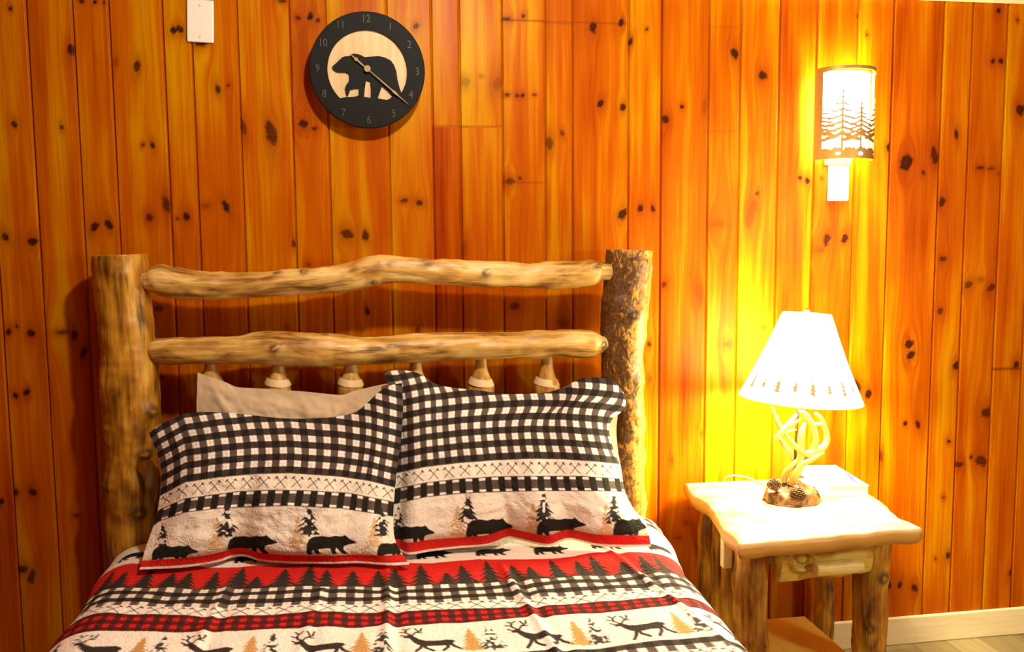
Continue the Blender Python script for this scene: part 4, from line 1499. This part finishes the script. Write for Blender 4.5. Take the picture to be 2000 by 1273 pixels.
def pinecone(px_, py_, Y, rlen, rwid, axis, parent):
    c = np.array(at(px_, py_, Y=Y))
    ax = np.array(axis, float)
    ax /= np.linalg.norm(ax)
    b1_ = np.cross(ax, [0, 0, 1.0]); b1_ /= np.linalg.norm(b1_)
    b2_ = np.cross(ax, b1_)
    V, F = [], []

    def add(vs, fs):
        b = len(V)
        V.extend(vs)
        F.extend([tuple(i+b for i in f) for f in fs])
    rings = 9
    # core
    cv, cf = [], []
    for i in range(rings+2):
        tt = i/(rings+1)
        rr = rwid*.72*math.sin(math.pi*min(.97, tt*.93+.05))**.7
        for j in range(14):
            a = 2*math.pi*j/14
            cv.append(c+ax*(tt-.5)*2*rlen+b1_*math.cos(a)*rr+b2_*math.sin(a)*rr)
    for i in range(rings+1):
        for j in range(14):
            k = (j+1) % 14
            cf.append((i*14+j, i*14+k, (i+1)*14+k, (i+1)*14+j))
    add(cv, cf)
    for i in range(rings):
        tt = (i+.5)/rings
        rr = rwid*math.sin(math.pi*min(.96, tt*.9+.06))**.7
        for j in range(10):
            a = 2*math.pi*(j+.5*(i % 2))/10
            rad = b1_*math.cos(a)+b2_*math.sin(a)
            tan = np.cross(ax, rad)
            p0 = c+ax*(tt-.5)*2*rlen+rad*rr*.62
            w = rr*.36
            tip = p0+rad*rr*.50+ax*rlen*.10
            up = ax*rlen*.05
            add([p0-tan*w*.6-up, p0+tan*w*.6-up, tip+tan*w*.7, tip-tan*w*.7, p0+tan*w*.5+up*2, p0-tan*w*.5+up*2, tip+tan*w*.4+up*1.6, tip-tan*w*.4+up*1.6],
                [(0, 1, 2, 3), (2, 1, 4, 6), (3, 2, 6, 7), (0, 3, 7, 5), (5, 7, 6, 4)])
    me = mesh_np('pinecone', np.array(V), F, False)
    fix_normals(me)
    t_ = NT('resin_pinecone')
    pn = t_.n('ShaderNodeTexCoord').outputs['Object']
    t_.bsdf(t_.ramp(t_.noise(pn, 90, 3), [(.35, (.03, .011, .003)), (.65, (.14, .065, .018))]), .5, .4)
    return obj('pinecone', me, t_.m, parent)


mp = px2r(1, LB)
pinecone(1511, 946, LY-.025, 13*mp, 12*mp, (1, -.3, .15), lamp)
pinecone(1558, 962, LY-.06, 15*mp, 14*mp, (.15, -.35, -1), lamp)


def lp(x, y, dy):       # a point of the antler stem, from the lamp's drawing
    return at(1470+x/5.789, 780+y/5.789, Y=LY+dy)


M_ANT = log_mat('antler', (.22, .11, .012), (.38, .23, .04), (.50, .36, .10), ch=-.4)
u5 = mp/5.789


def antler(tubes, seed):
    parts = []
    for k, (pts, rad) in enumerate(tubes):
        parts.append(log_data([lp(*p) for p in pts], [r_*u5 for r_ in rad], seg=16, n=max(14, 8*len(pts)), bump=.0008, seed=seed+k))
    V_, F_, A_ = join_data(parts)
    me_ = mesh_np('antler', V_, F_, True, A_)
    fix_normals(me_)
    return obj('antler', me_, M_ANT, lamp)


antler([([(350, 930, -.01), (380, 820, -.015), (450, 740, -.02), (530, 650, -.02)], [38, 36, 28, 8]),
        ([(440, 960, -.02), (480, 850, -.03), (560, 740, -.035), (690, 670, -.05), (810, 598, -.06)], [46, 42, 34, 20, 6]),
        ([(540, 760, -.02), (600, 660, -.01), (640, 590, 0)], [34, 34, 30])], 61)
antler([([(345, 375, -.03), (420, 450, -.03), (500, 540, -.03), (600, 615, -.02), (700, 585, 0), (790, 545, .015), (838, 480, .02), (840, 390, .02), (805, 280, .015), (765, 200, .01), (705, 155, .0)],
         [12, 22, 30, 36, 40, 40, 36, 32, 27, 24, 12]),
        ([(690, 570, 0), (712, 450, -.01), (690, 330, -.015), (650, 240, -.02), (590, 160, -.02), (530, 130, -.02)], [38, 36, 34, 32, 28, 16]),
        ([(800, 285, .012), (740, 272, 0), (660, 285, -.015)], [20, 20, 18]),
        ([(560, 590, -.02), (545, 470, -.02), (560, 360, -.02), (600, 260, -.02)], [34, 36, 30, 16])], 71)
antler([([(220, 85, -.04), (262, 200, -.04), (310, 310, -.04), (350, 375, -.035)], [10, 24, 30, 28]),
        ([(240, 450, -.05), (310, 385, -.05), (400, 285, -.05), (500, 165, -.045)], [16, 32, 32, 20]),
        ([(340, 350, -.04), (440, 290, -.06), (560, 212, -.07)], [26, 22, 8]),
        ([(300, 440, -.03), (360, 520, -.03), (415, 600, -.03), (445, 690, -.02)], [16, 36, 36, 14]),
        ([(380, 370, -.02), (430, 350, -.01), (490, 345, 0)], [18, 16, 8])], 81)
# stem rod, harp and finial
SBx = at(1563, 779, Y=LY)
STx = at(1576, 612, Y=LY)
sax = STx-SBx
saxn = sax/np.linalg.norm(sax)
hgt = float(np.linalg.norm(sax))
M_DARK = plain('dark_bronze_rod', (.05, .025, .008), .4, .5, Metallic=.5)
st = log_data([(lp(470, 900, .01)), lp(490, 500, .005), lp(515, 130, 0), tuple(SBx+saxn*.05)], [.005, .0045, .0045, .0045], seg=14, n=24, bump=0, seed=2)
me = mesh_np('stem', st[0], st[1], True, st[2])
obj('stem', me, M_DARK, lamp)
RB, RT = px2r(116.5, SBx), px2r(46, STx)
nA, nH = 260, 110
ang = np.linspace(0, 2*math.pi, nA)
b1_ = np.array([1, 0, 0])-saxn*saxn[0]
b1_ /= np.linalg.norm(b1_)
b2_ = np.cross(saxn, b1_)
hh = np.linspace(0, 1, nH)
Rr = RB+(RT-RB)*hh
Rr = Rr-.004*np.sin(math.pi*hh)
V = SBx[None, None]+saxn[None, None]*(hh*hgt)[None, :, None]+(np.cos(ang)[:, None]*Rr[None])[..., None]*b1_[None, None]+(np.sin(ang)[:, None]*Rr[None])[..., None]*b2_[None, None]
AH, HH = np.meshgrid(ang, hh, indexing='ij')
pt = np.zeros_like(AH)
for k in range(20):
    a0 = 2*math.pi*(k+.12)/20
    da = ((AH-a0+math.pi) % (2*math.pi)-math.pi)*RB/.030
    big = k % 2 == 0
    h0, h1 = (.12, .36) if big else (.15, .33)
    ly = (HH-h0)/(h1-h0)
    m_ = (np.abs(da) < .5) & (ly > 0) & (ly < 1)
    sp_ = spruce(da*(1.0 if big else 1.2), ly, 6, k)
    pt = np.where(m_ & sp_, np.where(ly < .75, .988, .93), pt)
rim = (HH < .022) | (HH > .985)
pt = np.maximum(pt, rim*.90)
t = NT('lit_lamp_shade')
pa = t.attr('pt').outputs['Fac']
stn = t.math('MULTIPLY_ADD', pa, -25.8, 26.0)
ec = t.mix(t.math('MULTIPLY', pa, 1.0), (1.0, .95, .60), (1.0, .66, .20))
b = t.bsdf(t.mix(pa, (.85, .78, .6), (.20, .10, .02)), .7, .2)
t.put(b.inputs['Emission Color'], ec)
t.put(b.inputs['Emission Strength'], stn)
me = mesh_np('lamp_shade', V.reshape(-1, 3), grid_faces(nA, nH), True, dict(pt=pt.ravel()))
so = obj('lamp_shade', me, t.m, lamp)
so['label'] = 'glowing white cone shade with small printed spruces'
fin = lathe_me('finial', [(0, 0), (.006, 0), (.007, .006), (.004, .010), (.0095, .018), (.008, .026), (0, .030)], 20)
fin.transform(Matrix.Translation(Vector(STx-saxn*.014)))
obj('finial', fin, M_BRASS, lamp)
hp = []
for sgn in (-1, 1):
    hp.append(log_data([tuple(SBx+saxn*.05), tuple(SBx+saxn*.10+b1_*.045*sgn), tuple(SBx+saxn*(hgt*.7)+b1_*.05*sgn), tuple(STx-saxn*.012)], [.0018]*4, seg=8, n=30, bump=0, seed=1))
hv = join_data(hp)
obj('harp', mesh_np('harp', hv[0], hv[1], True, hv[2]), M_BRASS, lamp)
bc = SBx+saxn*(hgt*.42)
bulb = lathe_me('bulb', [(0, -.045), (.012, -.043), (.013, -.02), (.028, .008), (.030, .024), (.020, .042), (0, .048)], 24, tuple(bc))
obj('bulb', bulb, M_GLOW, lamp)
cordp = [(LX-.01, LY+.05, TZ+.006), (LX-.02, -.07, TZ+.004), (LX-.05, -.045, TZ+.012), (LX-.085, -.032, TZ+.012), (LX-.10, -.018, TZ-.02), (LX-.08, -.014, TZ-.20), (LX-.01, -.014, TZ-.38), (LX+.01, -.022, .12)]
cv = log_data(cordp, [.0025]*len(cordp), seg=10, n=80, bump=0, seed=1)
obj('cord', mesh_np('cord', cv[0], cv[1], True, cv[2]), plain('pale_cord', (.62, .48, .24), .5, .4), lamp)['label'] = 'pale lamp cord'
for (q, pw) in ((bc+saxn*.055, 30.0), (bc-saxn*.055, 28.0)):
    L = light('lamp_bulb_light', q, pw, (1, .97, .62), .03)
    L.parent = lamp
    L.matrix_parent_inverse = Matrix.Translation(-lamp.location)
